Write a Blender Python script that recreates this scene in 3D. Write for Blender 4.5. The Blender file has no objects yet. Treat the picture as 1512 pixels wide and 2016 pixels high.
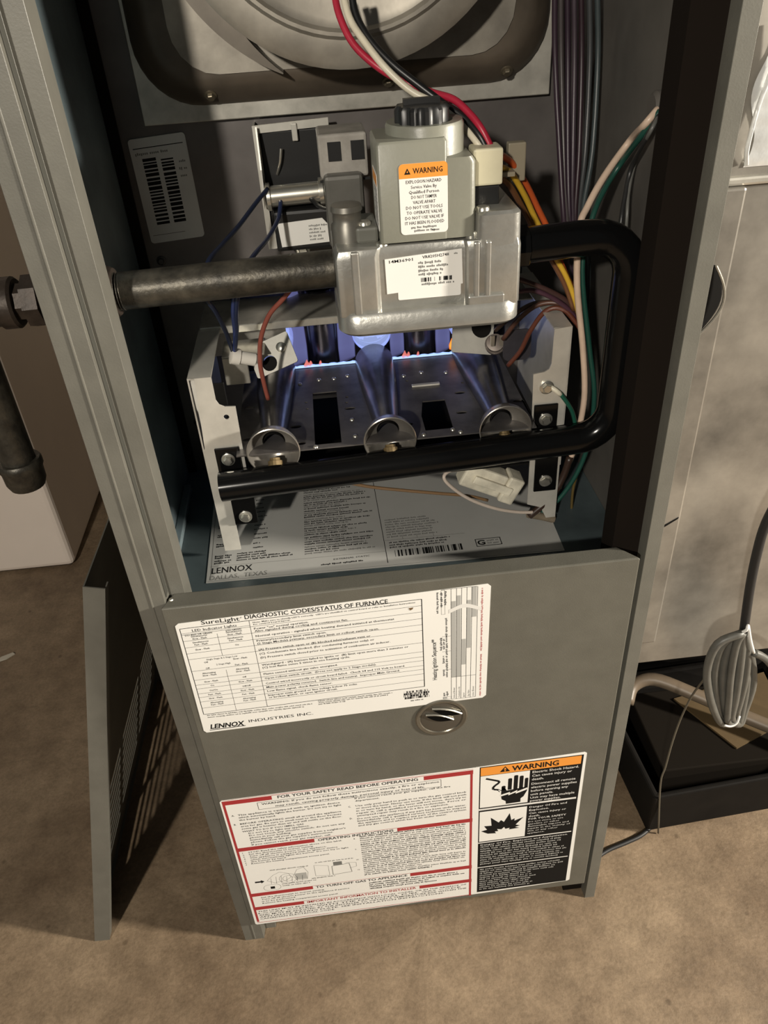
import bpy, bmesh, math, random
from mathutils import Vector, Matrix
from mathutils.geometry import tessellate_polygon
random.seed(7)
SC = bpy.context.scene
COL = SC.collection

# ------------------------------------------------------------------ camera
cam_d = bpy.data.cameras.new('camera')
cam = bpy.data.objects.new('camera', cam_d)
COL.objects.link(cam)
cam_d.sensor_fit = 'VERTICAL'
cam_d.sensor_height = 36.0
cam_d.lens = 36.0 * 1550.0 / 2016.0
cam_d.clip_start = 0.01
cam.matrix_world = Matrix(((0.993823, 0.101741, -0.044321, -0.03937), (-0.095349, 0.578487, -0.810100, -0.50937), (-0.056781, 0.809322, 0.584615, 1.00708), (0, 0, 0, 1)))
SC.camera = cam

# ------------------------------------------------------------------ world and lamps
SC.view_settings.view_transform = 'Standard'
SC.view_settings.look = 'None'
SC.view_settings.gamma = 1.0
SC.view_settings.use_curve_mapping = False
SC.view_settings.exposure = 0.0
w = bpy.data.worlds.new('basement_air')
SC.world = w
w.use_nodes = True
w.node_tree.nodes['Background'].inputs[0].default_value = (0.80, 0.86, 0.90, 1)
w.node_tree.nodes['Background'].inputs[1].default_value = 0.045

def lamp(name, loc, target, power, size, color):
    d = bpy.data.lights.new(name, 'AREA')
    d.shape = 'DISK'
    d.size = size
    d.energy = power
    d.color = color
    o = bpy.data.objects.new(name, d)
    COL.objects.link(o)
    o.location = loc
    o.rotation_euler = (Vector(target) - Vector(loc)).to_track_quat('-Z', 'Y').to_euler()
    return o

lamp('lamp_room_left', (-0.72, -1.86, 1.62), (0.0, 0.1, 0.55), 36, 0.09, (1.0, 0.925, 0.81))
lamp('lamp_room_right', (2.1, -0.62, 1.22), (0.0, 0.0, 0.35), 102, 0.18, (1.0, 0.915, 0.79))

# ------------------------------------------------------------------ materials
def lin(c):
    return tuple((v / 12.92) if v <= 0.04045 else ((v + 0.055) / 1.055) ** 2.4 for v in c)

def mat(name, color, rough=0.5, metal=0.0, var=0.0, scale=40.0, bump=0.0, bscale=None, alpha=None, emit=None, coat=0.0, spec=0.5, stretch=None, color2=None):
    m = bpy.data.materials.new(name)
    m.use_nodes = True
    nt = m.node_tree
    b = nt.nodes['Principled BSDF']
    b.inputs['Base Color'].default_value = (*color, 1)
    b.inputs['Roughness'].default_value = rough
    b.inputs['Metallic'].default_value = metal
    b.inputs['Coat Weight'].default_value = coat
    b.inputs['Specular IOR Level'].default_value = spec
    if alpha is not None:
        b.inputs['Transmission Weight'].default_value = alpha
    if emit:
        b.inputs['Emission Color'].default_value = (*emit[0], 1)
        b.inputs['Emission Strength'].default_value = emit[1]
    if var > 0 or bump > 0:
        tc = nt.nodes.new('ShaderNodeTexCoord')
        src = tc.outputs['Object']
        if stretch:
            mp = nt.nodes.new('ShaderNodeMapping')
            mp.inputs['Scale'].default_value = stretch
            nt.links.new(src, mp.inputs[0])
            src = mp.outputs[0]
        if var > 0:
            n = nt.nodes.new('ShaderNodeTexNoise')
            n.inputs['Scale'].default_value = scale
            n.inputs['Detail'].default_value = 6
            n.inputs['Roughness'].default_value = 0.6
            nt.links.new(src, n.inputs['Vector'])
            r = nt.nodes.new('ShaderNodeValToRGB')
            r.color_ramp.elements[0].position = 0.3
            r.color_ramp.elements[1].position = 0.72
            c2 = color2 or tuple(min(1, c * (1 + var)) for c in color)
            r.color_ramp.elements[0].color = (*[c * (1 - var) for c in color], 1)
            r.color_ramp.elements[1].color = (*c2, 1)
            nt.links.new(n.outputs['Fac'], r.inputs['Fac'])
            nt.links.new(r.outputs['Color'], b.inputs['Base Color'])
        if bump > 0:
            n2 = nt.nodes.new('ShaderNodeTexNoise')
            n2.inputs['Scale'].default_value = bscale or scale * 4
            n2.inputs['Detail'].default_value = 4
            nt.links.new(src, n2.inputs['Vector'])
            bp = nt.nodes.new('ShaderNodeBump')
            bp.inputs['Strength'].default_value = bump
            bp.inputs['Distance'].default_value = 0.002
            nt.links.new(n2.outputs['Fac'], bp.inputs['Height'])
            nt.links.new(bp.outputs['Normal'], b.inputs['Normal'])
    return m

paint = mat('grey_cabinet_paint', (0.113, 0.109, 0.090), 0.42, 0.0, 0.10, 30, 0.08, 900)
paint_post = mat('grey_post_paint', (0.136, 0.132, 0.112), 0.45, 0.0, 0.12, 25, 0.06, 700)
liner = mat('bluish_galvanized_liner', (0.175, 0.225, 0.245), 0.42, 0.2, 0.35, 14, 0.05, 60)
vest = mat('vestibule_steel', (0.142, 0.130, 0.124), 0.42, 0.55, 0.2, 18, 0.04, 80)
galv = mat('galvanized_sheet', (0.56, 0.54, 0.48), 0.40, 0.7, 0.35, 22, 0.05, 90)
duct_m = mat('galvanized_duct_sheet', (0.30, 0.28, 0.245), 0.40, 0.55, 0.55, 9, 0.10, 30)
cover_m = mat('dark_brown_collector_cover', (0.105, 0.085, 0.064), 0.45, 0.3, 0.4, 12, 0.08, 60)  # dark brown, deeper in tone than the cover face
blower_m = mat('dull_blower_housing', (0.36, 0.33, 0.28), 0.42, 0.6, 0.35, 16, 0.06, 70)
bracket_m = mat('bright_zinc_bracket', (0.62, 0.60, 0.54), 0.38, 0.45, 0.15, 30, 0.03, 120)
zinc = mat('zinc_hardware', (0.72, 0.70, 0.62), 0.28, 0.9, 0.1, 60)
burner_m = mat('aluminized_burner_steel', (0.135, 0.128, 0.125), 0.42, 0.6, 0.45, 30, 0.08, 120)
tube_m = mat('brushed_burner_tube', (0.26, 0.25, 0.25), 0.27, 0.95, 0.3, 40, 0.06, 160)
bell_m = mat('shiny_burner_bell', (0.40, 0.375, 0.335), 0.26, 0.75, 0.25, 40)
black_gloss = mat('gloss_black_enamel', (0.004, 0.004, 0.004), 0.17, 0.0, 0.0, spec=0.28)
black = mat('matte_black', (0.005, 0.0045, 0.004), 0.7, spec=0.15)
blackp = mat('black_plastic', (0.012, 0.012, 0.012), 0.38)
iron = mat('mill_black_iron', (0.045, 0.042, 0.036), 0.42, 0.55, 0.55, 60, 0.22, 220, color2=(0.10, 0.09, 0.07))
rusty = mat('dark_rusty_iron', (0.040, 0.030, 0.023), 0.5, 0.4, 0.5, 50, 0.25, 160)
cast = mat('die_cast_aluminium', (0.46, 0.455, 0.42), 0.34, 0.75, 0.12, 60, 0.10, 260)
valve_p = mat('olive_grey_valve_cover', (0.215, 0.215, 0.175), 0.38, 0.0, 0.06, 40, 0.05, 300)
clear_p = mat('smoky_clear_plastic', (0.52, 0.49, 0.44), 0.22, 0.0, 0.2, 60, alpha=0.35)
cream = mat('cream_nylon', (0.60, 0.56, 0.40), 0.45, 0.0, 0.06, 50)
ivory = mat('ivory_nylon', (0.66, 0.62, 0.50), 0.40, 0.0, 0.3, 60)
white_l = mat('white_label_vinyl', (0.80, 0.79, 0.75), 0.42, 0.0, 0.03, 8)
foil_l = mat('silver_label_foil', (0.62, 0.62, 0.60), 0.34, 0.35, 0.1, 15)
ink = mat('black_ink', (0.008, 0.008, 0.008), 0.6, spec=0.15)
ink_g = mat('grey_ink', (0.16, 0.16, 0.15), 0.5)
ink_lg = mat('light_grey_ink', (0.40, 0.40, 0.38), 0.5)
red_i = mat('red_ink', (0.36, 0.028, 0.032), 0.45)
orange_i = mat('orange_ink', (0.80, 0.30, 0.045), 0.45)
white_i = mat('white_ink', (0.72, 0.71, 0.68), 0.45)
grey_wht = mat('soft_white_ink', (0.42, 0.42, 0.40), 0.45)
ceramic = mat('white_ceramic', (0.78, 0.75, 0.68), 0.35)
brass = mat('old_brass', (0.15, 0.105, 0.045), 0.5, 0.5, 0.2, 60)
enamel = mat('white_appliance_enamel', (0.82, 0.72, 0.63), 0.45, 0.0, 0.04, 6)
foil_t = mat('crinkled_foil_tape', (0.74, 0.75, 0.74), 0.30, 0.4, 0.1, 30, 0.6, 45)
card = mat('brown_cardboard', (0.085, 0.055, 0.022), 0.7, 0.0, 0.15, 20)
hose_m = mat('tan_vinyl_hose', (0.15, 0.115, 0.08), 0.45, 0.0, 0.1, 30)
cable_m = mat('grey_vinyl_cable', (0.095, 0.092, 0.080), 0.45, 0.0, 0.15, 60)
tray_m = mat('dark_plastic_tray', (0.006, 0.005, 0.004), 0.75, 0.0, 0.3, 30, spec=0.15)
rubber = mat('black_rubber', (0.012, 0.012, 0.012), 0.55)

def wire_mat(name, c, r=0.38):
    return mat(name + '_insulation', c, r, 0.0, 0.08, 80)

def floor_mat():
    m = bpy.data.materials.new('worn_concrete')
    m.use_nodes = True
    nt = m.node_tree
    b = nt.nodes['Principled BSDF']
    b.inputs['Roughness'].default_value = 0.62
    tc = nt.nodes.new('ShaderNodeTexCoord')
    def noise(s, d, r=0.6):
        n = nt.nodes.new('ShaderNodeTexNoise')
        n.inputs['Scale'].default_value = s
        n.inputs['Detail'].default_value = d
        n.inputs['Roughness'].default_value = r
        nt.links.new(tc.outputs['Object'], n.inputs['Vector'])
        return n
    def ramp(n, p0, c0, p1, c1):
        r = nt.nodes.new('ShaderNodeValToRGB')
        r.color_ramp.elements[0].position = p0
        r.color_ramp.elements[0].color = (*c0, 1)
        r.color_ramp.elements[1].position = p1
        r.color_ramp.elements[1].color = (*c1, 1)
        nt.links.new(n.outputs['Fac'], r.inputs['Fac'])
        return r
    big = ramp(noise(5.5, 8), 0.30, (0.150, 0.102, 0.062), 0.70, (0.315, 0.236, 0.156))
    mid = ramp(noise(28, 8, 0.7), 0.35, (0.72, 0.70, 0.67), 0.62, (1.06, 1.05, 1.03))
    fine = ramp(noise(210, 4, 0.7), 0.30, (0.78, 0.77, 0.75), 0.60, (1.05, 1.05, 1.05))
    mix1 = nt.nodes.new('ShaderNodeMixRGB'); mix1.blend_type = 'MULTIPLY'; mix1.inputs[0].default_value = 1
    nt.links.new(big.outputs[0], mix1.inputs[1]); nt.links.new(mid.outputs[0], mix1.inputs[2])
    mix2 = nt.nodes.new('ShaderNodeMixRGB'); mix2.blend_type = 'MULTIPLY'; mix2.inputs[0].default_value = 1
    nt.links.new(mix1.outputs[0], mix2.inputs[1]); nt.links.new(fine.outputs[0], mix2.inputs[2])
    sp = nt.nodes.new('ShaderNodeTexVoronoi'); sp.inputs['Scale'].default_value = 16
    nt.links.new(tc.outputs['Object'], sp.inputs['Vector'])
    rs = nt.nodes.new('ShaderNodeValToRGB')
    rs.color_ramp.elements[0].position = 0.03; rs.color_ramp.elements[0].color = (0.45, 0.42, 0.38, 1)
    rs.color_ramp.elements[1].position = 0.07; rs.color_ramp.elements[1].color = (1, 1, 1, 1)
    nt.links.new(sp.outputs['Distance'], rs.inputs['Fac'])
    mix3 = nt.nodes.new('ShaderNodeMixRGB'); mix3.blend_type = 'MULTIPLY'; mix3.inputs[0].default_value = 0.7
    nt.links.new(mix2.outputs[0], mix3.inputs[1]); nt.links.new(rs.outputs[0], mix3.inputs[2])
    nt.links.new(mix3.outputs[0], b.inputs['Base Color'])
    bp = nt.nodes.new('ShaderNodeBump'); bp.inputs['Strength'].default_value = 0.35; bp.inputs['Distance'].default_value = 0.004
    nt.links.new(noise(60, 8, 0.7).outputs['Fac'], bp.inputs['Height'])
    nt.links.new(bp.outputs['Normal'], b.inputs['Normal'])
    return m

def flame_mat(name, edge, core, s_edge, s_core, dens_edge, dens_core, power=2.0):
    """thin glowing gas: more of it along the line of sight near the rim of the flame"""
    m = bpy.data.materials.new(name)
    m.use_nodes = True
    nt = m.node_tree
    nt.nodes.clear()
    out = nt.nodes.new('ShaderNodeOutputMaterial')
    lw = nt.nodes.new('ShaderNodeLayerWeight'); lw.inputs['Blend'].default_value = 0.5
    pw = nt.nodes.new('ShaderNodeMath'); pw.operation = 'POWER'; pw.inputs[1].default_value = power
    nt.links.new(lw.outputs['Facing'], pw.inputs[0])
    def lerp(a, b):
        n = nt.nodes.new('ShaderNodeMapRange')
        n.inputs['To Min'].default_value = a; n.inputs['To Max'].default_value = b
        nt.links.new(pw.outputs[0], n.inputs['Value'])
        return n
    col = nt.nodes.new('ShaderNodeMixRGB'); col.inputs[1].default_value = (*core, 1); col.inputs[2].default_value = (*edge, 1)
    nt.links.new(pw.outputs[0], col.inputs[0])
    em = nt.nodes.new('ShaderNodeEmission')
    nt.links.new(col.outputs[0], em.inputs['Color'])
    nt.links.new(lerp(s_core, s_edge).outputs[0], em.inputs['Strength'])
    tr = nt.nodes.new('ShaderNodeBsdfTransparent')
    mx = nt.nodes.new('ShaderNodeMixShader')
    nt.links.new(lerp(dens_core, dens_edge).outputs[0], mx.inputs[0])
    nt.links.new(tr.outputs[0], mx.inputs[1]); nt.links.new(em.outputs[0], mx.inputs[2])
    nt.links.new(mx.outputs[0], out.inputs['Surface'])
    return m

# ------------------------------------------------------------------ mesh helpers
class MB:
    def __init__(self):
        self.v, self.f, self.mi = [], [], []
        self.cur = 0
    def slot(self, i):
        self.cur = i
        return self
    def add(self, vs, fs):
        n = len(self.v)
        self.v += [tuple(p) for p in vs]
        for f in fs:
            self.f.append([i + n for i in f]); self.mi.append(self.cur)
        return self
    def box(self, x0, x1, y0, y1, z0, z1, M=None):
        vs = [Vector((x, y, z)) for x in (x0, x1) for y in (y0, y1) for z in (z0, z1)]
        if M: vs = [M @ p for p in vs]
        return self.add(vs, [(0, 1, 3, 2), (4, 6, 7, 5), (0, 4, 5, 1), (2, 3, 7, 6), (0, 2, 6, 4), (1, 5, 7, 3)])
    def loft(self, rings, caps=True, closed=True):
        n = len(rings[0]); base = [tuple(p) for r in rings for p in r]; fs = []
        for i in range(len(rings) - 1):
            for j in range(n if closed else n - 1):
                k = (j + 1) % n
                fs.append((i * n + j, i * n + k, (i + 1) * n + k, (i + 1) * n + j))
        if caps:
            fs.append(tuple(reversed(range(n)))); fs.append(tuple(range((len(rings) - 1) * n, len(rings) * n)))
        return self.add(base, fs)
    def lathe(self, prof, origin, axis, seg=24, caps=True, scale2=1.0):
        """prof: (r, distance along the axis)"""
        a = Vector(axis).normalized()
        u = a.orthogonal().normalized(); w2 = a.cross(u)
        rings = []
        for r, t in prof:
            rings.append([Vector(origin) + a * t + (u * math.cos(2 * math.pi * k / seg) + w2 * math.sin(2 * math.pi * k / seg) * scale2) * max(r, 1e-5) for k in range(seg)])
        return self.loft(rings, caps)
    def cyl(self, p0, p1, r, seg=20, r1=None):
        d = Vector(p1) - Vector(p0)
        return self.lathe([(r, 0), (r if r1 is None else r1, d.length)], p0, d, seg)
    def tube(self, pts, r, seg=8, smooth=4, radii=None):
        P = [Vector(p) for p in pts]
        if smooth > 1 and len(P) > 2:
            Q = []
            ext = [2 * P[0] - P[1]] + P + [2 * P[-1] - P[-2]]
            for i in range(1, len(ext) - 2):
                a, b, c, d = ext[i - 1:i + 3]
                for s in range(smooth):
                    t = s / smooth
                    Q.append(0.5 * ((2 * b) + (c - a) * t + (2 * a - 5 * b + 4 * c - d) * t * t + (3 * b - 3 * c + d - a) * t ** 3))
            Q.append(P[-1]); P = Q
        rings = []; nrm = None
        for i, p in enumerate(P):
            t = (P[min(i + 1, len(P) - 1)] - P[max(i - 1, 0)]).normalized()
            nrm = t.orthogonal().normalized() if nrm is None else (nrm - t * nrm.dot(t)).normalized()
            b = t.cross(nrm)
            rr = r if radii is None else radii[min(i, len(radii) - 1)]
            rings.append([p + (nrm * math.cos(2 * math.pi * k / seg) + b * math.sin(2 * math.pi * k / seg)) * rr for k in range(seg)])
        return self.loft(rings)
    def plate(self, outer, holes, F, d0, d1):
        """flat plate with holes; F(u, v, d) -> point"""
        loops = [outer] + holes
        tris = tessellate_polygon([[Vector((u, v, 0)) for u, v in l] for l in loops])
        flat = [p for l in loops for p in l]; n = len(flat)
        vs = [F(u, v, d0) for u, v in flat] + [F(u, v, d1) for u, v in flat]
        fs = []
        for t in tris:
            fs.append(tuple(t)); fs.append(tuple(i + n for i in reversed(t)))
        o = 0
        for l in loops:
            k = len(l)
            for j in range(k):
                a, b = o + j, o + (j + 1) % k
                fs.append((a, b, b + n, a + n))
            o += k
        return self.add(vs, fs)
    def sheet(self, prof, z0, z1, th):
        """open xy profile extruded upwards, with thickness"""
        P = [Vector((x, y)) for x, y in prof]; N = []
        for i, p in enumerate(P):
            a = (p - P[i - 1]).normalized() if i else None
            b = (P[i + 1] - p).normalized() if i < len(P) - 1 else None
            a = a or b; b = b or a
            na, nb = Vector((-a.y, a.x)), Vector((-b.y, b.x))
            m_ = (na + nb).normalized()
            N.append(p + m_ * (th / max(0.3, m_.dot(na))))
        ring = P + N[::-1]
        return self.loft([[(p.x, p.y, z0) for p in ring], [(p.x, p.y, z1) for p in ring]], caps=False).sheet_caps(ring, z0, z1)
    def sheet_caps(self, ring, z0, z1):
        n = len(ring) // 2
        for z in (z0, z1):
            vs = [(p.x, p.y, z) for p in ring]
            self.add(vs, [(i, i + 1, 2 * n - 2 - i, 2 * n - 1 - i) for i in range(n - 1)])
        return self

def build(name, mb, mats, parent=None, smooth=None, bevel=0.0, bseg=2):
    me = bpy.data.meshes.new(name)
    me.from_pydata(mb.v, [], mb.f)
    if not isinstance(mats, (list, tuple)): mats = [mats]
    for m in mats: me.materials.append(m)
    for p, i in zip(me.polygons, mb.mi): p.material_index = i
    bm = bmesh.new(); bm.from_mesh(me)
    bmesh.ops.recalc_face_normals(bm, faces=bm.faces)
    if bevel > 0:
        es = [e for e in bm.edges if len(e.link_faces) == 2 and e.calc_face_angle(0) > 0.6]
        bmesh.ops.bevel(bm, geom=es, offset=bevel, offset_type='OFFSET', segments=bseg, profile=0.5, affect='EDGES', clamp_overlap=True)
    bm.to_mesh(me); bm.free()
    if smooth:
        me.shade_smooth()
        me.set_sharp_from_angle(angle=math.radians(smooth))
    o = bpy.data.objects.new(name, me)
    COL.objects.link(o)
    if parent: o.parent = parent; o.matrix_parent_inverse = parent.matrix_world.inverted()
    return o

def tag(o, label=None, cat=None, group=None, kind=None):
    if label: o['label'] = label
    if cat: o['category'] = cat
    if group: o['group'] = group
    if kind: o['kind'] = kind
    return o

def thing(name, label, cat, loc=(0, 0, 0), group=None):
    o = bpy.data.objects.new(name, None)
    o.empty_display_size = 0.02
    COL.objects.link(o)
    o.location = loc
    o.matrix_world = Matrix.Translation(Vector(loc))
    return tag(o, label, cat, group)

def rrect(x0, x1, y0, y1, r, seg=5):
    pts = []
    for cx, cy, a0 in ((x1 - r, y1 - r, 0), (x0 + r, y1 - r, 90), (x0 + r, y0 + r, 180), (x1 - r, y0 + r, 270)):
        for k in range(seg + 1):
            a = math.radians(a0 + 90 * k / seg)
            pts.append((cx + r * math.cos(a), cy + r * math.sin(a)))
    return pts

def circ(cx, cy, r, seg=20):
    return [(cx + r * math.cos(2 * math.pi * k / seg), cy + r * math.sin(2 * math.pi * k / seg)) for k in range(seg)]

FXZ = lambda u, v, d: (u, d, v)          # plates that face the front
FXY = lambda u, v, d: (u, v, d)          # horizontal plates
FYZ = lambda u, v, d: (d, u, v)          # plates that face sideways

def bolt(name, c, axis, r, parent, m=zinc, washer=True):
    """hex-head sheet-metal screw with washer face"""
    mb = MB(); a = Vector(axis).normalized()
    if washer: mb.lathe([(r * 1.25, 0), (r * 1.25, r * 0.22), (r * 1.1, r * 0.3)], c, a, 18)
    mb.lathe([(r * 0.86, r * 0.2), (r * 0.86, r * 0.75), (r * 0.7, r * 0.95)], c, a, 6)
    return build(name, mb, m, parent, 35)

# ------------------------------------------------------------------ printing
class Print:
    """flat ink on a label; F(u, v, d) maps label coordinates to the place"""
    def __init__(self, F, d):
        self.F, self.d, self.mb, self.mats = F, d, MB(), []
    def mat(self, m):
        if m not in self.mats: self.mats.append(m)
        self.mb.cur = self.mats.index(m)
    def poly(self, pts, m, lay=0):
        self.mat(m)
        t = tessellate_polygon([[Vector((u, v, 0)) for u, v in pts]])
        self.mb.add([self.F(u, v, self.d + self.lift * lay) for u, v in pts], [tuple(i) for i in t])
    lift = 0.00006
    def rect(self, x0, x1, y0, y1, m, lay=0):
        self.mat(m)
        self.mb.add([self.F(u, v, self.d + self.lift * lay) for u, v in ((x0, y0), (x1, y0), (x1, y1), (x0, y1))], [(0, 1, 2, 3)])
    def line(self, a, b, wd, m, lay=0):
        a, b = Vector(a), Vector(b); t = (b - a).normalized(); n = Vector((-t.y, t.x)) * wd / 2
        self.poly([a + n, a - n, b - n, b + n], m, lay)
    def frame(self, x0, x1, y0, y1, wd, m, lay=0):
        self.rect(x0, x1, y0, y0 + wd, m, lay); self.rect(x0, x1, y1 - wd, y1, m, lay)
        self.rect(x0, x0 + wd, y0, y1, m, lay); self.rect(x1 - wd, x1, y0, y1, m, lay)
    def text(self, s, x, y, h, m, wd=None, bold=0.0, align='L', rot=0, shear=0.0, lay=1):
        """x, y: left end of the baseline; h: height of a capital; wd: total length"""
        c = bpy.data.curves.new('lettering', 'FONT')
        c.body = s; c.size = 1; c.resolution_u = 2 if h > 0.0035 else 1; c.offset = bold; c.shear = shear
        o = bpy.data.objects.new('lettering', c)
        me = bpy.data.meshes.new_from_object(o)
        if not me.vertices: return
        xs = [v.co.x for v in me.vertices]; x0, x1 = min(xs), max(xs)
        sy = h / 0.71; sx = (wd / (x1 - x0)) if wd else sy * 0.92
        L = (x1 - x0) * sx
        off = {'L': 0, 'C': -L / 2, 'R': -L}[align]
        ca, sa = math.cos(math.radians(rot)), math.sin(math.radians(rot))
        self.mat(m)
        vs = []
        for v in me.vertices:
            a, b = (v.co.x - x0) * sx + off, v.co.y * sy
            vs.append(self.F(x + a * ca - b * sa, y + a * sa + b * ca, self.d + self.lift * lay))
        self.mb.add(vs, [tuple(p.vertices) for p in me.polygons])
        bpy.data.objects.remove(o); bpy.data.curves.remove(c); bpy.data.meshes.remove(me)
    def words(self, x0, x1, y, h, m, fill=1.0, lay=1, rot=False):
        """print too small to read: word-sized dashes of broken strokes"""
        x = x0; end = x0 + (x1 - x0) * fill
        while x < end:
            n = random.randint(2, 9); cw = h * 0.75
            for k in range(n):
                if x + cw * 0.7 > end: break
                b = y + (h * 0.0 if random.random() < .8 else -h * .25); t = y + h * (0.72 if random.random() < .65 else 1.0)
                if rot: self.rect(b, t, x, x + cw * 0.68, m, lay)
                else: self.rect(x, x + cw * 0.68, b, t, m, lay)
                x += cw
            x += h * 0.6
    def bars(self, x0, x1, y0, y1, m, n=34, lay=1, rot=False):
        e = sorted(random.uniform(0, 1) for _ in range(2 * n))
        for i in range(n):
            a, b = x0 + (x1 - x0) * e[2 * i], x0 + (x1 - x0) * e[2 * i + 1]
            if rot: self.rect(y0, y1, a, b, m, lay)
            else: self.rect(a, b, y0, y1, m, lay)
    def done(self, name, parent):
        return build(name, self.mb, self.mats, parent)

def label_plate(name, pts, F, d0, d1, m, parent):
    return build(name, MB().plate(pts, [], F, d0, d1), m, parent)

# ------------------------------------------------------------------ setting
fl = build('floor', MB().box(-2.6, 3.0, -2.8, 2.0, -0.05, 0.0), floor_mat())
fl['kind'] = 'structure'
wb = build('wall_back', MB().box(-2.6, 3.0, 2.0, 2.1, 0.0, 2.6), mat('basement_wall_paint', (0.23, 0.19, 0.14), 0.8, 0, 0.1, 3))
wb['kind'] = 'structure'

# ------------------------------------------------------------------ furnace cabinet
fc = thing('furnace_cabinet', 'tall grey sheet metal furnace cabinet with its burner compartment open', 'furnace', (0, 0.3, 0))
TOP = 1.30
mb = MB().sheet([(-0.2225, 0.70), (-0.2225, 0.0), (-0.2012, 0.0), (-0.2002, 0.012), (-0.1865, 0.012), (-0.1865, 0.034)], 0.0, TOP, -0.0012)
build('side_panel', mb, paint_post, fc, bevel=0.0003, bseg=1)
build('groove_shade_strip', MB().box(-0.2016, -0.1990, 0.0030, 0.0119, 0.572, TOP), mat('groove_shade_grey', (0.055, 0.055, 0.046), 0.6), fc, bevel=0.0004)  # added strip that paints the step dark, as shade in the post groove
mb = MB().tube([(-0.2115, -0.0004, 0.002), (-0.2115, -0.0004, TOP)], 0.0016, 8, 1)
build('post_ridge', mb, paint_post, fc, 50)
mb = MB().sheet([(0.2225, 0.70), (0.2225, 0.0), (0.2125, 0.0), (0.2115, 0.016), (0.188, 0.017), (0.188, 0.036)], 0.0, TOP, 0.0012)
build('side_panel', mb, paint_post, fc, bevel=0.0003, bseg=1)
build('post_shade_strip', MB().box(0.1866, 0.2105, 0.0120, 0.0160, 0.0, TOP).box(0.1866, 0.1879, 0.0160, 0.0375, 0.0, TOP), mat('painted_shade_brown', (0.011, 0.008, 0.006), 0.9, spec=0.1), fc)  # added dark strip, paints the shade on the right post's inner face
build('back_panel', MB().box(-0.2213, 0.2213, 0.697, 0.70, 0.0, TOP), paint, fc)
build('base_rail', MB().box(-0.2210, 0.2210, 0.022, 0.030, 0.0, 0.075), black, fc)
build('wall_liner', MB().box(-0.2163, -0.2133, 0.036, 0.268, 0.535, TOP), liner, fc)
build('wall_liner', MB().box(0.2133, 0.2163, 0.038, 0.268, 0.535, TOP), mat('shade_grey_liner', (0.110, 0.102, 0.090), 0.5, 0.1, 0.25, 14), fc)  # right liner darker than the left: shade of that wall put into its colour
mb = MB().box(-0.2130, 0.2130, 0.020, 0.2545, 0.537, 0.540)
mb.box(-0.2130, 0.2130, 0.018, 0.021, 0.505, 0.540)
deck_m = mat('dull_teal_deck', (0.070, 0.092, 0.098), 0.45, 0.2, 0.35, 14)
build('blower_deck', mb, deck_m, fc)
# turned-up edge of the deck along the left wall
build('deck_flange', MB().box(-0.2130, -0.2050, 0.060, 0.215, 0.540, 0.5475), liner, fc, bevel=0.001)
vb = MB().plate([(-0.2130, 0.540), (0.2130, 0.540), (0.2130, TOP), (-0.2130, TOP)], [[(-0.135, 0.652), (-0.135, 0.735), (0.142, 0.735), (0.142, 0.652)]], FXZ, 0.2550, 0.2580)
build('vestibule_panel', vb, vest, fc)
build('corner_gap_shade', MB().box(-0.2128, -0.2040, 0.2500, 0.2548, 0.5405, TOP), black, fc)  # added black strip, paints the dark of the gap at the back corner
# collector box: bright plate and a pressed cover with rounded corners
build('collector_plate', MB().box(-0.1795, 0.1720, 0.2460, 0.2550, 0.892, TOP), galv, fc, bevel=0.0008)
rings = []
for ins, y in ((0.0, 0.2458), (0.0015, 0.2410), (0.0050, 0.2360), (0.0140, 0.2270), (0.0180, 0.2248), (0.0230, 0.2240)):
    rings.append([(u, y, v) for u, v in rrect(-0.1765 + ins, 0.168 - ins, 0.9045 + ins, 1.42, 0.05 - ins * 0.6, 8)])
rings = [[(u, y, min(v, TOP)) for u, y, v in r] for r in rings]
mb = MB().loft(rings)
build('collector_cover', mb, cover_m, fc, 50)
build('cover_face', MB().plate(rrect(-0.142, 0.134, 0.9290, 1.29, 0.035), [], FXZ, 0.2226, 0.2242), blower_m, fc)
for c in ((-0.118, 0.2318, 0.9138), (0.03, 0.2318, 0.9138), (0.130, 0.2310, 0.9150)):
    bolt('screw', c, (0, -0.7, -0.7), 0.0042, fc, mat('stained_screw', (0.2, 0.17, 0.12), 0.4, 0.7))
for c in ((-0.1915, 0.2547, 0.6), (-0.192, 0.2547, 0.775), (0.18, 0.2547, 0.775)):
    bolt('screw', c, (0, -1, 0), 0.0036, fc, mat('dark_screw', (0.10, 0.095, 0.09), 0.4, 0.8))
# three flues of the heat exchanger behind the flames
for x in (-0.098, 0.002, 0.102):
    mb = MB().lathe([(0.0215, 0.0), (0.0245, 0.003), (0.0245, 0.150), (0.0230, 0.150), (0.0230, 0.003), (0.0215, 0.0)], (x, 0.268, 0.690), (0, 1, 0), 28, caps=False)
    build('heat_exchanger_tube', mb, mat('heat_tinted_steel', (0.12, 0.06, 0.05), 0.4, 0.8, 0.3, 30), fc, 40)
hx = MB().plate([(-0.15, 0.63), (0.157, 0.63), (0.157, 0.76), (-0.15, 0.76)], [circ(x, 0.690, 0.0247, 28) for x in (-0.098, 0.002, 0.102)], FXZ, 0.2690, 0.2720)
build('heat_exchanger_wall', hx, mat('sooty_steel', (0.05, 0.045, 0.05), 0.35, 0.8, 0.3, 30), fc)
for x in (-0.048, 0.052):
    mb = MB().cyl((x, 0.266, 0.655), (x, 0.266, 0.733), 0.0165, 24)
    build('clamshell_rib', mb, mat('dark_polished_steel', (0.10, 0.095, 0.11), 0.25, 0.9), fc, 40)

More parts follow.
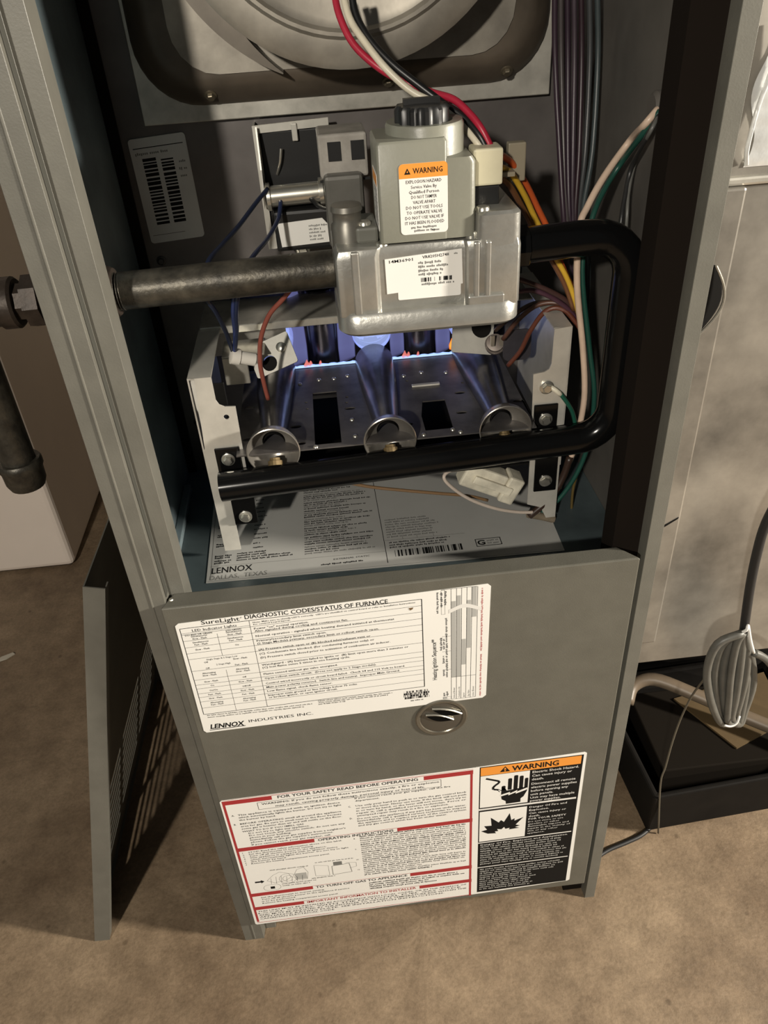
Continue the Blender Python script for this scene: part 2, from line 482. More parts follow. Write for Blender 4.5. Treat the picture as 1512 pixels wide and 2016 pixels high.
# barcode sticker on the vestibule (curls a little off the steel)
FV = lambda u, v, d: (-0.1982 + u + v * -0.012, 0.2540 + d, 0.7916 + v + u * 0.06)
bl = label_plate('barcode_label', rrect(0.001, 0.0510, 0.0, 0.0895, 0.003), FV, -0.0003, 0.0008, foil_l, fc)
pr = Print(FV, -0.00036); pr.lift = -0.00006
pr.line((0.004, 0.0815), (0.0480, 0.0815), 0.0007, ink)
pr.words(0.005, 0.034, 0.076, 0.0022, ink_g)
for k, (a, b) in enumerate(((0.010, 0.022), (0.026, 0.037))):
    y = 0.016
    while y < 0.071:
        hgt = random.uniform(0.0012, 0.0032)
        pr.rect(a, b, y, y + hgt, ink)
        y += hgt + random.uniform(0.0006, 0.0016)
pr.words(0.0415, 0.0475, 0.066, 0.002, ink_g); pr.words(0.0405, 0.0475, 0.060, 0.002, ink_g); pr.words(0.0405, 0.047, 0.054, 0.002, ink_g)
pr.line((0.004, 0.007), (0.034, 0.007), 0.0005, ink_g)
pr.done('printing', bl)

# rating label lying on the blower deck
FD = lambda u, v, d: (u, v, 0.5402 + d)
rl = label_plate('rating_label', [(-0.1765, 0.0545), (0.1565, 0.0470), (0.1600, 0.200), (-0.1800, 0.2075)], FD, -0.0001, 0.0003, mat('bluish_white_label', (0.40, 0.40, 0.38), 0.4, 0.0, 0.08, 10), fc)
pr = Print(FD, 0.00036)
pr.text('LENNOX', -0.1725, 0.0668, 0.0085, ink, 0.038, 0.012)
pr.text('DALLAS,  TEXAS', -0.1735, 0.0578, 0.0060, ink_g, 0.053, 0.0)
pr.line((-0.1745, 0.0775), (-0.008, 0.0735), 0.0004, ink_g); pr.line((-0.1728, 0.058), (-0.1775, 0.205), 0.0005, ink_g)
pr.line((-0.0080, 0.056), (-0.0105, 0.205), 0.0006, ink); pr.line((-0.008, 0.090), (0.070, 0.089), 0.0004, ink_g)
for y in (0.084, 0.0915, 0.110, 0.125, 0.140):
    pr.words(-0.171, -0.155, y, 0.0022, ink); pr.words(-0.171, -0.156, y - 0.003, 0.0022, ink)
y = 0.0815
for k in range(30):
    fill = random.uniform(.45, 1)
    pr.words(-0.085, -0.014, y, 0.0019, ink if k % 3 else ink_g, fill)
    if k < 4: pr.words(-0.150, -0.095, y + 0.001, 0.0019, ink, random.uniform(.5, 1))
    elif k % 2: pr.words(-0.135, -0.120, y, 0.0019, ink, random.uniform(.5, 1))
    y += 0.0046 if k % 4 == 3 else 0.0034
pr.text('EXTERNAL STATIC', -0.058, 0.0685, 0.0021, ink, 0.034); pr.words(-0.070, -0.030, 0.0625, 0.002, ink)
pr.bars(0.000, 0.064, 0.0640, 0.0735, ink, 38)
for y in (0.0775, 0.0810, 0.0850): pr.words(-0.004, 0.068, y, 0.0019, ink, random.uniform(.7, 1))
for y in (0.094, 0.098, 0.102, 0.106, 0.110, 0.114, 0.118, 0.122): pr.words(-0.005, 0.052, y, 0.0019, ink_g, random.uniform(.7, 1))
for x in (0.010, 0.024, 0.040): pr.line((x, 0.0895), (x - 0.0003, 0.0935), 0.0004, ink_g)
pr.frame(0.0775, 0.1020, 0.0660, 0.0775, 0.0008, ink)
pr.text('G', 0.0790, 0.0683, 0.0070, ink, 0.0075, 0.03); pr.words(0.0885, 0.1005, 0.0730, 0.0019, ink_g); pr.words(0.0885, 0.1005, 0.0690, 0.0019, ink_g)
pr.line((-0.1755, 0.0563), (0.1555, 0.0490), 0.0004, ink_g)
pr.done('printing', rl)
# grommet where wires leave through the right wall
mb = MB().lathe([(0.0110, 0.0), (0.0110, -0.003), (0.0085, -0.0055), (0.0045, -0.0055)], (0.2133, 0.103, 0.900), (1, 0, 0), 20)
build('grommet', mb, mat('grey_grommet', (0.10, 0.09, 0.08), 0.5), fc, 40)
build('wall_clip', MB().box(0.2110, 0.2134, 0.085, 0.118, 0.985, 0.989), zinc, fc)

# ------------------------------------------------------------------ lower access door
ad = thing('access_door', 'lower grey furnace door covered with white, red and black stickers', 'door', (0, 0, 0.048))
mb = MB().loft([[(-0.2038, -0.008, 0.048), (0.2046, -0.008, 0.048), (0.2046, -0.008, 0.5695), (-0.2038, -0.008, 0.5695)],
                [(-0.1985, 0.0112, 0.052), (0.1990, 0.0112, 0.052), (0.1900, 0.0112, 0.5690), (-0.1950, 0.0112, 0.5690)]])
build('door_panel', mb, paint, ad, bevel=0.0014)
# round flush latch with a hooded recess
kc = (0.0300, 0.3925)
lt = build('latch', MB().lathe([(0.0258, 0.0), (0.0258, 0.0008), (0.0245, 0.0016), (0.0215, 0.0012), (0.0205, 0.0002)], (kc[0], -0.0080, kc[1]), (0, -1, 0), 40), mat('worn_latch_metal', (0.20, 0.185, 0.15), 0.30, 0.7, 0.2, 40), ad, 35)
cup = MB()
rg = []
for r, d in ((0.0205, 0.0004), (0.0180, 0.0012), (0.0100, 0.0022), (0.0020, 0.0026)):
    rg.append([(kc[0] + r * math.cos(a), -0.0084 - d * 0.35, kc[1] + r * math.sin(a)) for a in [2 * math.pi * k / 32 for k in range(32)]])
cup.loft(rg)
build('latch_face', cup, mat('latch_cup_metal', (0.13, 0.12, 0.10), 0.32, 0.6), lt, 40)
slot_m = mat('latch_slot_dark', (0.004, 0.0035, 0.003), 0.8, spec=0.05)
ca_, sa_ = math.cos(math.radians(-21)), math.sin(math.radians(-21))
def lat(a, b): return (kc[0] + a * ca_ - b * sa_, kc[1] + a * sa_ + b * ca_)
for dx, dz, wd in ((0.0010, 0.0105, 0.0155), (-0.0030, 0.0008, 0.0145)):
    n = 14
    up = [(dx - wd + 2 * wd * k / n, dz + 0.0026 * math.sin(math.pi * k / n)) for k in range(n + 1)]
    lo = [(dx - wd + 2 * wd * k / n, dz - 0.0048 * math.sin(math.pi * k / n)) for k in range(n + 1)]
    build('finger_slot', MB().plate([lat(a, b) for a, b in up + lo[::-1][1:-1]], [], FXZ, -0.0102, -0.0088), slot_m, lt)
    build('slot_lip', MB().tube([(lat(a, b)[0], -0.0102, lat(a, b)[1]) for a, b in [(a, b + 0.0011) for a, b in up]], 0.0011, 6, 1), zinc, lt, 60)
build('door_screw', MB().lathe([(0.0022, 0), (0.0016, 0.0008)], (-0.196, 0.003, 0.5692), (0, 0, 1), 10), zinc, ad)

FL = lambda u, v, d: (u, -0.0081 - d, v)
D0 = 0.0003
# --- diagnostic chart
dl = label_plate('diagnostic_label', [(-0.1925, 0.5515), (-0.1955, 0.5490), (-0.1972, 0.4125), (-0.1950, 0.4095), (0.0700, 0.4148), (0.0735, 0.4180), (0.0752, 0.5560), (0.0722, 0.5592)], FL, 0.0, D0, white_l, ad)
pr = Print(FL, D0 + 0.00004)
pr.text('SureLight', -0.1735, 0.5478, 0.0046, ink, 0.0325, 0.006); pr.text('®', -0.1405, 0.5497, 0.0022, ink)
pr.text('DIAGNOSTIC CODES/STATUS OF FURNACE', -0.1365, 0.5486, 0.0047, ink, 0.1225, 0.012, rot=0.35)
TX0, TXM, TXC, TX1 = -0.1925, -0.1335, -0.1625, 0.0150
ZT, ZB = 0.5452, 0.4372
tl = lambda x: (x - TX0) * 0.022       # the print sits a little askew on the door
def R(z, x): return z + tl(x)
rows = [0.5452, 0.5378, 0.5303, 0.5225, 0.5152, 0.5080, 0.4930, 0.4815, 0.4750, 0.4700, 0.4635, 0.4585, 0.4525, 0.4440, 0.4352]
for i, z in enumerate(rows):
    pr.line((TX0 if i else TX0, z), (TX1, R(z, TX1)), 0.00035 if 0 < i < len(rows) - 1 else 0.0006, ink)
pr.line((TX0, rows[0]), (TX0 - 0.0004, rows[-1]), 0.0006, ink); pr.line((TX1, R(rows[0], TX1)), (TX1 - 0.0004, R(rows[-1], TX1)), 0.0008, ink)
pr.line((TXM, R(rows[0], TXM)), (TXM, R(rows[-1], TXM)), 0.0004, ink)
for a, b in ((1, 5), (6, 14)): pr.line((TXC, R(rows[a] - .003, TXC)), (TXC, R(rows[b], TXC)), 0.0003, ink)
pr.text('LED Indicator Lights', -0.1825, 0.5405, 0.0030, ink, 0.038, 0.004, rot=1.2)
pr.line((TX0, 0.5395), (TXM, R(0.5395, TXM)), 0.0003, ink)
def cell(z, a, b):
    for x, s in ((TX0 + 0.0145, a), (TXC + 0.0145, b)):
        ls = s.split('|')
        for k, t in enumerate(ls): pr.text(t, x, R(z, x) - 0.0029 * k - (0.0 if len(ls) > 1 else 0.0012), 0.0020, ink, None, 0.009, 'C', 1.2)
cell(0.5372, 'DS1-RED OR GREEN', 'DS2-GREEN')
cell(0.5340, 'Simultaneous|Slow - Flash', 'Simultaneous|Slow - Flash'); cell(0.5268, 'Simultaneous|Fast - Flash', 'Simultaneous|Fast - Flash')
cell(0.5192, 'Slow - Flash', 'On')
pr.text('Single Stage & 2 Stage Low', TX0 + 0.029, R(0.5045, -0.163), 0.00195, ink, None, 0.004, 'C', 1.2); cell(0.5025, 'Off', 'Slow - Flash')
pr.text('2 Stage High', TX0 + 0.029, R(0.4970, -0.163), 0.00195, ink, None, 0.004, 'C', 1.2); cell(0.4950, 'Off', 'Fast - Flash')
cell(0.4880, 'Alternating|Slow - Flash', 'Alternating|Slow - Flash'); cell(0.4783, 'Slow - Flash', 'Off'); cell(0.4728, 'On', 'Slow - Flash')
cell(0.4665, 'On/On', 'Off/Off'); cell(0.4612, 'Fast - Flash', 'Slow - Flash'); cell(0.4560, 'Slow - Flash', 'Fast - Flash'); cell(0.4490, 'Alternating|Fast - Flash', 'Alternating|Fast - Flash')
def msg(z, s, h=0.0023, L=None): pr.text(s, TXM + 0.003, R(z, TXM), h, ink, L, 0.009, 'L', 1.25)
msg(0.5418, "Note: Make sure to identify LED'S correctly.  LED's are identified on control board or refer to Installation Instructions", 0.0016, 0.140)
msg(0.5394, 'for control board layout.', 0.0016, 0.032)
msg(0.5341, 'Power "on" normal operation.', L=0.047); msg(0.5312, 'Also signaled during cooling and continuous fan.', L=0.081)
msg(0.5252, 'Normal operation - signaled when heating demand initiated at thermostat', L=0.121)
msg(0.5195, 'Primary/secondary limit switch open.', L=0.061)
msg(0.5160, '(2 Stage Models) primary, secondary limit or rollout switch open.', L=0.107)
msg(0.5085, '(A) Pressure switch open or (B) blocked inlet/exhaust vent or', L=0.099)
msg(0.5035, '(C) Condensate line blocked, (for condensing furnaces only) or', L=0.102)
msg(0.4985, '(D) Pressure switch closed prior to activation of combustion air inducer.', L=0.116)
msg(0.4893, 'Watchguard - (A) burners failed to ignite or  (B) limit open more than 3 minutes or', L=0.132)
msg(0.4858, '(C) lost flame sense 5 times in one heating cycle.', L=0.079)
msg(0.4775, 'Flame sensed without gas valve energized.', L=0.067); msg(0.4718, 'Open rollout switch circuit.  (Does not apply to 2 Stage models).', L=0.102)
msg(0.4652, 'Control wired incorrectly or circuit board failed.  Check 24 and 115 Volt to board.', L=0.128)
msg(0.4600, 'Main power polarity reversed.  Switch line and neutral.  Improper Main Ground.', L=0.123)
msg(0.4548, 'Low flame signal, check flame sensor.', L=0.060); msg(0.4492, 'Improper main ground or line voltage below 75 volts.', L=0.083)
msg(0.4460, 'or broken ignitor, or open ignitor circuit.', L=0.064)
for k, (a, b, z) in enumerate(((-0.190, -0.092, 0.4318), (-0.190, -0.100, 0.4290), (-0.086, -0.016, 0.4345), (-0.086, -0.020, 0.4322), (-0.086, -0.060, 0.4300))):
    pr.words(a, b, z + 0.001, 0.0013, ink_g)
pr.text('LENNOX', -0.1905, 0.4142, 0.0062, ink, 0.033, 0.03, shear=0.25); pr.line((-0.1915, 0.4124), (-0.1575, 0.4134), 0.0009, ink)
pr.text('INDUSTRIES INC.', -0.1535, 0.4172, 0.0038, ink, 0.061, 0.0, rot=1.0)
for k in range(4): pr.bars(-0.0055, 0.0190, 0.4247 + k * 0.0028, 0.4274 + k * 0.0028, ink, 26)
pr.words(0.001, 0.013, 0.4215, 0.0014, ink)
pr.text('Heating Ignition Sequence**', 0.0265, 0.4470, 0.0040, ink, 0.053, 0.014, rot=90)
gx = [0.0400, 0.0448, 0.0492, 0.0538, 0.0582, 0.0632]
for x in gx: pr.line((x, 0.4175), (x + 0.0006, 0.5578), 0.0004, ink)
for z in (0.4175, 0.4480): pr.line((gx[0], z), (gx[-1], z), 0.0004, ink)
pr.line((0.032, 0.5578), (gx[-1], 0.5578), 0.0004, ink)
for i, segs in enumerate((((0.448, 0.5435),), ((0.448, 0.5495),), ((0.4635, 0.4965),), ((0.4845, 0.5430),), ((0.5225, 0.5578),))):
    for a, b in segs: pr.rect(gx[i] + 0.0002, gx[i + 1] - 0.0002, a, b, ink_lg)
wave = [(0.0385 + 0.029 * k / 12, 0.5340 + 0.0030 * math.sin(k / 12 * 5.0 - 0.8)) for k in range(13)]
pr.poly([(x, z + 0.0022) for x, z in wave] + [(x, z - 0.0022) for x, z in reversed(wave)], white_i, 2)
for x, a, b in ((0.0300, 0.5310, 0.5560), (0.0335, 0.5380, 0.5560), (0.0370, 0.5400, 0.5560), (0.0375, 0.4490, 0.5260), (0.0345, 0.4510, 0.4600), (0.0345, 0.4680, 0.4780), (0.0325, 0.4850, 0.5010), (0.0350, 0.4860, 0.5000), (0.0345, 0.4230, 0.4280), (0.0375, 0.4230, 0.4290)):
    pr.words(a, b, x - 0.002, 0.0017, ink, rot=True)
for i, t in enumerate(('Induced Blower', 'Combustion Air', 'Ignitor', 'Gas Valve', 'Indoor Blower')): pr.text(t, gx[i] + 0.0035, 0.4190, 0.0018, ink, None, 0.0, rot=90)
for z in (0.4590, 0.4830, 0.5020): pr.line((0.0320, z), (0.0400, z), 0.0003, ink)
pr.frame(0.0318, 0.0352, 0.5290, 0.5575, 0.0003, ink_g); pr.frame(0.0320, 0.0400, 0.4188, 0.4218, 0.0003, ink_g); pr.rect(0.0322, 0.0360, 0.4190, 0.4216, ink_lg)
pr.words(0.4180, 0.4750, 0.0672, 0.0015, red_i, rot=True); pr.words(0.4790, 0.5560, 0.0672, 0.0015, red_i, rot=True)
pr.done('printing', dl)
# the wavy torn patch on the print: a stain
build('brown_stain', MB().plate([(0.0035, 0.5410), (0.0075, 0.5412), (0.0070, 0.5396), (0.0048, 0.5382)], [], FL, D0, D0 + 0.0003), mat('brown_spot', (0.16, 0.10, 0.05), 0.6), dl)

# --- safety label (white with red bars)
sl_ = label_plate('safety_label', [(-0.2005, 0.3015), (-0.2025, 0.2990), (-0.2034, 0.0505), (-0.2015, 0.0485), (0.0650, 0.0560), (0.0650, 0.3070)], FL, 0.0, D0, white_l, ad)
pr = Print(FL, D0 + 0.00004)
def sk(z, x): return z + (x + 0.2) * 0.0150
XL, XR = -0.2005, 0.0622
def rbar(z, xa, xb, title, tw):
    h = 0.0034
    for a, b in ((XL, xa), (xb, XR)):
        pr.poly([(a, sk(z, a) - h), (b, sk(z, b) - h), (b, sk(z, b) + h), (a, sk(z, a) + h)], red_i)
    x = (xa + xb) / 2
    pr.text(title, x, sk(z, x) - 0.0024, 0.0046, ink if title[0] in 'FOT' else red_i, tw, 0.014, 'C', 0.86)
    pr.line((xa, sk(z, xa) + h), (xb, sk(z, xb) + h), 0.0006, red_i)
rbar(0.2962, -0.149, 0.0100, 'FOR YOUR SAFETY READ BEFORE OPERATING', 0.147)
rbar(0.2098, -0.114, -0.0220, 'OPERATING INSTRUCTIONS', 0.084)
rbar(0.1150, -0.126, -0.0110, 'TO TURN OFF GAS TO APPLIANCE', 0.108)
rbar(0.0848, -0.140, -0.0010, 'IMPORTANT INFORMATION TO INSTALLER', 0.131)
for x in (XL, XR - 0.003): pr.poly([(x, 0.0545), (x + 0.0026, 0.0545), (x + 0.0026, sk(0.2995, x)), (x, sk(0.2995, x))], red_i, 1)
pr.line((XL, sk(0.0525, XL)), (XR, sk(0.0525, XR)), 0.0009, red_i)
pr.line((XL, sk(0.3010, XL)), (XR, sk(0.3010, XR)), 0.0005, red_i)
def st(s, x, z, L=None, h=0.0027, b=0.010): pr.text(s, x, sk(z, x), h, ink, L, b, 'L', 0.86)
for xa, xb, za, zb in ((-0.165, 0.028, 0.2785, 0.2905),):
    for a, b in (((xa, sk(za, xa)), (xb, sk(za, xb))), ((xa, sk(zb, xa)), (xb, sk(zb, xb))), ((xa, sk(za, xa)), (xa, sk(zb, xa))), ((xb, sk(za, xb)), (xb, sk(zb, xb)))): pr.line(a, b, 0.0005, ink)
st('WARNING: If you do not follow these instructions exactly, a fire or explosion', -0.161, 0.2858, 0.187, 0.0030, 0.010); st('may result, causing properly damage, personal injury or loss of life.', -0.147, 0.2802, 0.158, 0.0030, 0.010)
CA = -0.188
for z, s, L in ((0.2720, 'This appliance is equipped with an ignition device', 0.108), (0.2675, 'which automatically lights the burner. Do not try to light', 0.109), (0.2630, 'the burner by hand.', 0.039),
                (0.2560, 'BEFORE OPERATING smell all around the appliance', 0.108), (0.2515, 'area for gas. Be sure to smell next to the floor because', 0.108), (0.2470, 'some gas is heavier than air and will settle on the floor.', 0.108),
                (0.2418, 'WHAT TO DO IF YOU SMELL GAS', 0.066), (0.2375, 'Do not try to light any appliance.', 0.066), (0.2332, 'Do not touch any electric switch; do not use any', 0.104),
                (0.2289, 'phone in your building.', 0.045), (0.2246, "Immediately call your gas supplier from a neighbor's", 0.104), (0.2203, "phone. Follow the gas supplier's instructions.", 0.090), (0.2155, 'If you cannot reach your gas supplier, call', 0.086)):
    st(s, CA + (0.006 if z < .2400 else 0), z, L)
st('A.', -0.1945, 0.2720); st('B.', -0.1945, 0.2560); st('C.', -0.072, 0.2620); st('D.', -0.072, 0.2405)
CB = -0.0640
for z, s, L in ((0.2755, 'If you cannot reach your gas supplier, call the fire', 0.102), (0.2710, 'department.', 0.026),
                (0.2620, 'Use only your hand to push in or turn the gas control knob', 0.119), (0.2575, 'or move the lever. Never use tools. If the knob will not push', 0.119), (0.2530, "in or turn by hand, or the lever will not move, don't try to", 0.119), (0.2485, 'repair it; call a qualified service technician. Force or', 0.119), (0.2440, 'attempted repair may result in a fire or explosion.', 0.100),
                (0.2385, 'Do not use this appliance if any part has been under water.', 0.119), (0.2342, 'Immediately call a qualified service technician to inspect', 0.119), (0.2299, 'the appliance and to replace any part of the control system', 0.119), (0.2256, 'and any gas control which has been under water.', 0.098)):
    st(s, CB, z, L)
for z, s, L in ((0.2020, 'STOP! Read the safety information above on this label.', 0.104), (0.1982, 'Set the thermostat to lowest setting.', 0.072), (0.1944, 'Turn off all electric power to the appliance.', 0.086), (0.1906, 'This appliance is equipped with an ignition device', 0.098), (0.1868, 'which automatically lights the burner. Do not try to light', 0.110), (0.1830, 'the burner by hand.', 0.040), (0.1792, 'Remove the heating compartment access panel.', 0.088)):
    st(s, CA, z, L, 0.0023)
for k in range(7): st('%d.' % (k + 1), -0.1945, 0.2020 - 0.0040 * k, None, 0.0022)
z = 0.2040
for k in range(21):
    pr.words(CB, CB + 0.119 * (1 if k not in (13, 18, 20) else random.uniform(.45, .8)), sk(z, CB) + 0.0008, 0.0021, ink_g if k % 4 else ink)
    z -= 0.0039
for k in range(4): st('%d.' % (8 + k), -0.0710, 0.2020 - 0.021 * k, None, 0.0022)
# small drawing of the two gas valves
def outl(pts, wd=0.0004): 
    for a, b in zip(pts, pts[1:]): pr.line(a, b, wd, ink_g)
outl([(-0.176, 0.142), (-0.168, 0.152), (-0.160, 0.157), (-0.150, 0.152), (-0.148, 0.144), (-0.155, 0.138), (-0.168, 0.136), (-0.176, 0.142)])
for k in range(7): outl([(-0.172 + k * 0.006, 0.134), (-0.171 + k * 0.006, 0.146 + 0.003 * math.sin(k))])
outl([(c[0], c[1]) for c in circ(-0.152, 0.142, 0.010, 14)]); outl([(c[0], c[1]) for c in circ(-0.152, 0.142, 0.006, 12)])
outl([(-0.140, 0.158), (-0.132, 0.161), (-0.128, 0.150), (-0.130, 0.136), (-0.142, 0.135), (-0.145, 0.146), (-0.140, 0.158)])
pr.rect(-0.143, -0.130, 0.137, 0.150, ink_lg)
outl([(-0.120, 0.162), (-0.120, 0.140), (-0.104, 0.138), (-0.104, 0.158), (-0.120, 0.162)]); outl([(-0.100, 0.138), (-0.100, 0.156), (-0.080, 0.158), (-0.078, 0.140), (-0.100, 0.138)], 0.0007)
pr.rect(-0.098, -0.088, 0.157, 0.164, ink_g); outl([(-0.084, 0.160), (-0.072, 0.158), (-0.072, 0.150), (-0.080, 0.148)])
pr.poly([(-0.190, 0.143), (-0.183, 0.143), (-0.183, 0.145), (-0.179, 0.1415), (-0.183, 0.138), (-0.183, 0.140), (-0.190, 0.140)], ink)
outl(rrect(-0.182, -0.162, 0.121, 0.133, 0.006, 4)); pr.rect(-0.174, -0.169, 0.124, 0.129, ink)
for x0, x1, z in ((-0.160, -0.120, 0.131), (-0.160, -0.128, 0.127), (-0.125, -0.098, 0.135), (-0.170, -0.126, 0.162), (-0.118, -0.074, 0.1665)): pr.words(x0, x1, z, 0.0017, ink_g)
for z, s, L in ((0.1065, 'Set the thermostat to lowest setting.', 0.075), (0.1022, 'Turn off all electric power to the appliance if service', 0.104), (0.0979, 'is to be performed.', 0.040), (0.0936, 'Remove the heating compartment access panel.', 0.090)):
    st(s, CA, z, L, 0.0024)
for z in (0.1070, 0.1028, 0.0986, 0.0944): pr.words(CB + .004, CB + .120, sk(z, 0), 0.0022, ink, random.uniform(.6, 1))
for k, z in enumerate((0.0762, 0.0719, 0.0676, 0.0633, 0.0590)):
    s = ('THIS UNIT MUST BE INSTALLED IN ACCORDANCE WITH LOCAL CODES, OR IN THE ABSENCE OF', 'LOCAL CODES, WITH THE NATIONAL FUEL GAS CODE', 'AND MUST BE ADJUSTED BY THE INSTALLER TO OBTAIN A TEMPERATURE RISE WITHIN THE', 'APPLIANCE RATING PLATE. SEE INSTALLATION INSTRUCTIONS.', 'CANADIAN ELECTRICAL CODE')[k]
    st(s, -0.196, z, (0.252, 0.245, 0.252, 0.225, 0.09)[k], 0.0027, 0.006)
pr.done('printing', sl_)

# --- black and orange hazard label
wl = label_plate('hazard_label', [(0.0650, 0.0560), (0.1815, 0.0610), (0.1840, 0.0630), (0.1825, 0.3095), (0.1800, 0.3118), (0.0650, 0.3072)], FL, 0.0, D0, white_l, ad)
pr = Print(FL, D0 + 0.00004)
XA, XB, XM = 0.0690, 0.1795, 0.1240
def sp(z, x): return z + (x - XA) * 0.014
def quad(x0, x1, z0, z1, m, lay=0): pr.poly([(x0, sp(z0, x0)), (x1, sp(z0, x1)), (x1, sp(z1, x1)), (x0, sp(z1, x0))], m, lay)
quad(XA, XB, 0.0600, 0.3065, ink)
quad(XA + 0.0012, XB - 0.0022, 0.2915, 0.3052, orange_i, 1)
pr.poly([(0.0905, 0.2945), (0.1015, 0.2946), (0.0961, 0.3036)], ink, 2); pr.poly([(0.0946, 0.2982), (0.0976, 0.2982), (0.0961, 0.3020)], orange_i, 3); pr.rect(0.0953, 0.0969, 0.2955, 0.2972, orange_i, 3)
pr.text('WARNING', 0.1035, 0.2946, 0.0082, ink, 0.0500, 0.022, rot=0.8, lay=3)
quad(XA + 0.0012, XM - 0.001, 0.2345, 0.2908, white_l, 1); quad(XA + 0.0012, XM - 0.001, 0.1690, 0.2268, white_l, 1)
quad(XA, XB - .002, 0.2296, 0.2326, white_i, 1); quad(XA, XB - .002, 0.1655, 0.1673, white_i, 1); quad(XA, XB - .002, 0.1140, 0.1156, white_i, 1)
def hand():
    for x, z0, z1, wd in ((0.0955, 0.262, 0.2700, 0.0042), (0.1022, 0.262, 0.2820, 0.0043), (0.1085, 0.262, 0.2862, 0.0045), (0.1145, 0.262, 0.2842, 0.0043), (0.1200, 0.262, 0.2795, 0.0038)):
        pr.poly([(x - wd / 2, z0), (x + wd / 2, z0), (x + wd / 2, z1 - .001), (x + wd / 4, z1), (x - wd / 4, z1), (x - wd / 2, z1 - .001)], ink, 2)
    pr.poly([(0.0934, 0.2690), (0.0980, 0.2640), (0.0990, 0.2610), (0.1220, 0.2640), (0.1215, 0.2570), (0.1180, 0.2470), (0.1150, 0.2440), (0.1150, 0.2375), (0.0990, 0.2368), (0.0985, 0.2420), (0.0940, 0.2460), (0.0930, 0.2530)], ink, 2)
    pr.poly([(0.0925, 0.2545), (0.1030, 0.2580), (0.1025, 0.2552), (0.1110, 0.2600), (0.1100, 0.2570), (0.1215, 0.2625), (0.1215, 0.2590), (0.1090, 0.2535), (0.1095, 0.2562), (0.1010, 0.2520), (0.1015, 0.2545), (0.0925, 0.2515)], white_l, 3)
    wpts = [(0.0760, 0.2860), (0.0850, 0.2818), (0.0905, 0.2790), (0.0900, 0.2760), (0.0860, 0.2722), (0.0835, 0.2680), (0.0850, 0.2655), (0.0900, 0.2640)]
    for a, b in zip(wpts, wpts[1:]): pr.line(a, b, 0.0027, ink, 2)
    pr.line((0.0900, 0.2648), (0.0935, 0.2615), 0.0008, ink, 2); pr.line((0.0890, 0.2635), (0.0915, 0.2600), 0.0008, ink, 2)
hand()
star = [(0.0722, 0.1895), (0.0790, 0.1915), (0.0755, 0.1990), (0.0840, 0.1985), (0.0828, 0.2140), (0.0920, 0.2030), (0.0945, 0.2070), (0.0980, 0.2030), (0.1040, 0.2185), (0.1062, 0.2050), (0.1100, 0.2075), (0.1098, 0.2030), (0.1200, 0.2080), (0.1115, 0.1950), (0.1165, 0.1925), (0.1110, 0.1905), (0.1160, 0.1880), (0.1040, 0.1870), (0.1050, 0.1900), (0.1000, 0.1890), (0.0985, 0.1930), (0.0955, 0.1890), (0.0905, 0.1905), (0.0920, 0.1865), (0.0880, 0.1860), (0.0895, 0.1825), (0.0800, 0.1835)]
pr.poly(star, ink, 2)
def wt(s, x, z, L, h=0.0040, m=white_i, b=0.008): pr.text(s, x, sp(z, x), h, m, L, b, 'L', 0.8, lay=2)
for z, s, L in ((0.2855, 'Electric Shock Hazard.', 0.0500), (0.2792, 'Can cause injury or', 0.0430), (0.2729, 'death.', 0.0130), (0.2650, 'Disconnect all remote', 0.0480), (0.2587, 'electric power supplies', 0.0500), (0.2524, 'before opening any', 0.0410), (0.2461, 'unit panels.', 0.0250), (0.2400, 'Unit may have multiple', 0.0490), (0.2345, 'power supplies.', 0.0340)):
    wt(s, XM + 0.0018, z, L, 0.0038)
for z, s, L in ((0.2228, 'Danger Of Fire and', 0.0420), (0.2170, 'Explosion.', 0.0225), (0.2112, 'Can cause injury or', 0.0420), (0.2055, 'death.', 0.0130), (0.2000, 'FOR YOUR SAFETY', 0.0430)):
    wt(s, XM + 0.0018, z, L, 0.0034)
for k, (s, L) in enumerate((('Do not store or use', 0.040), ('gasoline or other', 0.036), ('flammable vapors and', 0.047), ('liquids in the vicinity of', 0.049), ('this or any other', 0.035), ('appliance.', 0.020))): wt(s, XM + 0.0018, 0.1952 - 0.0045 * k, L, 0.0025, white_i, 0.002)
wt('Danger Of Fire, Explosion and Asphyxiation', XA + 0.003, 0.1605, 0.101, 0.0028)
for k in range(9):
    pr.words(XA + 0.003, XA + 0.003 + 0.103 * (1 - .05 * (k == 8)), sp(0.1562 - 0.0045 * k, XA + .05), 0.0022, grey_wht, random.uniform(.86, 1), 2)
for k in range(11):
    pr.words(XA + 0.003, XA + 0.003 + (0.105 if k < 4 else 0.070), sp(0.1085 - 0.0044 * k, XA + .05), 0.0022, grey_wht, random.uniform(.86, 1), 2)
pr.done('printing', wl)

# ------------------------------------------------------------------ burner assembly
ba = thing('burner_assembly', 'three in-shot gas burners in a zinc frame below the gas valve', 'burner', (0, 0.09, 0.6))
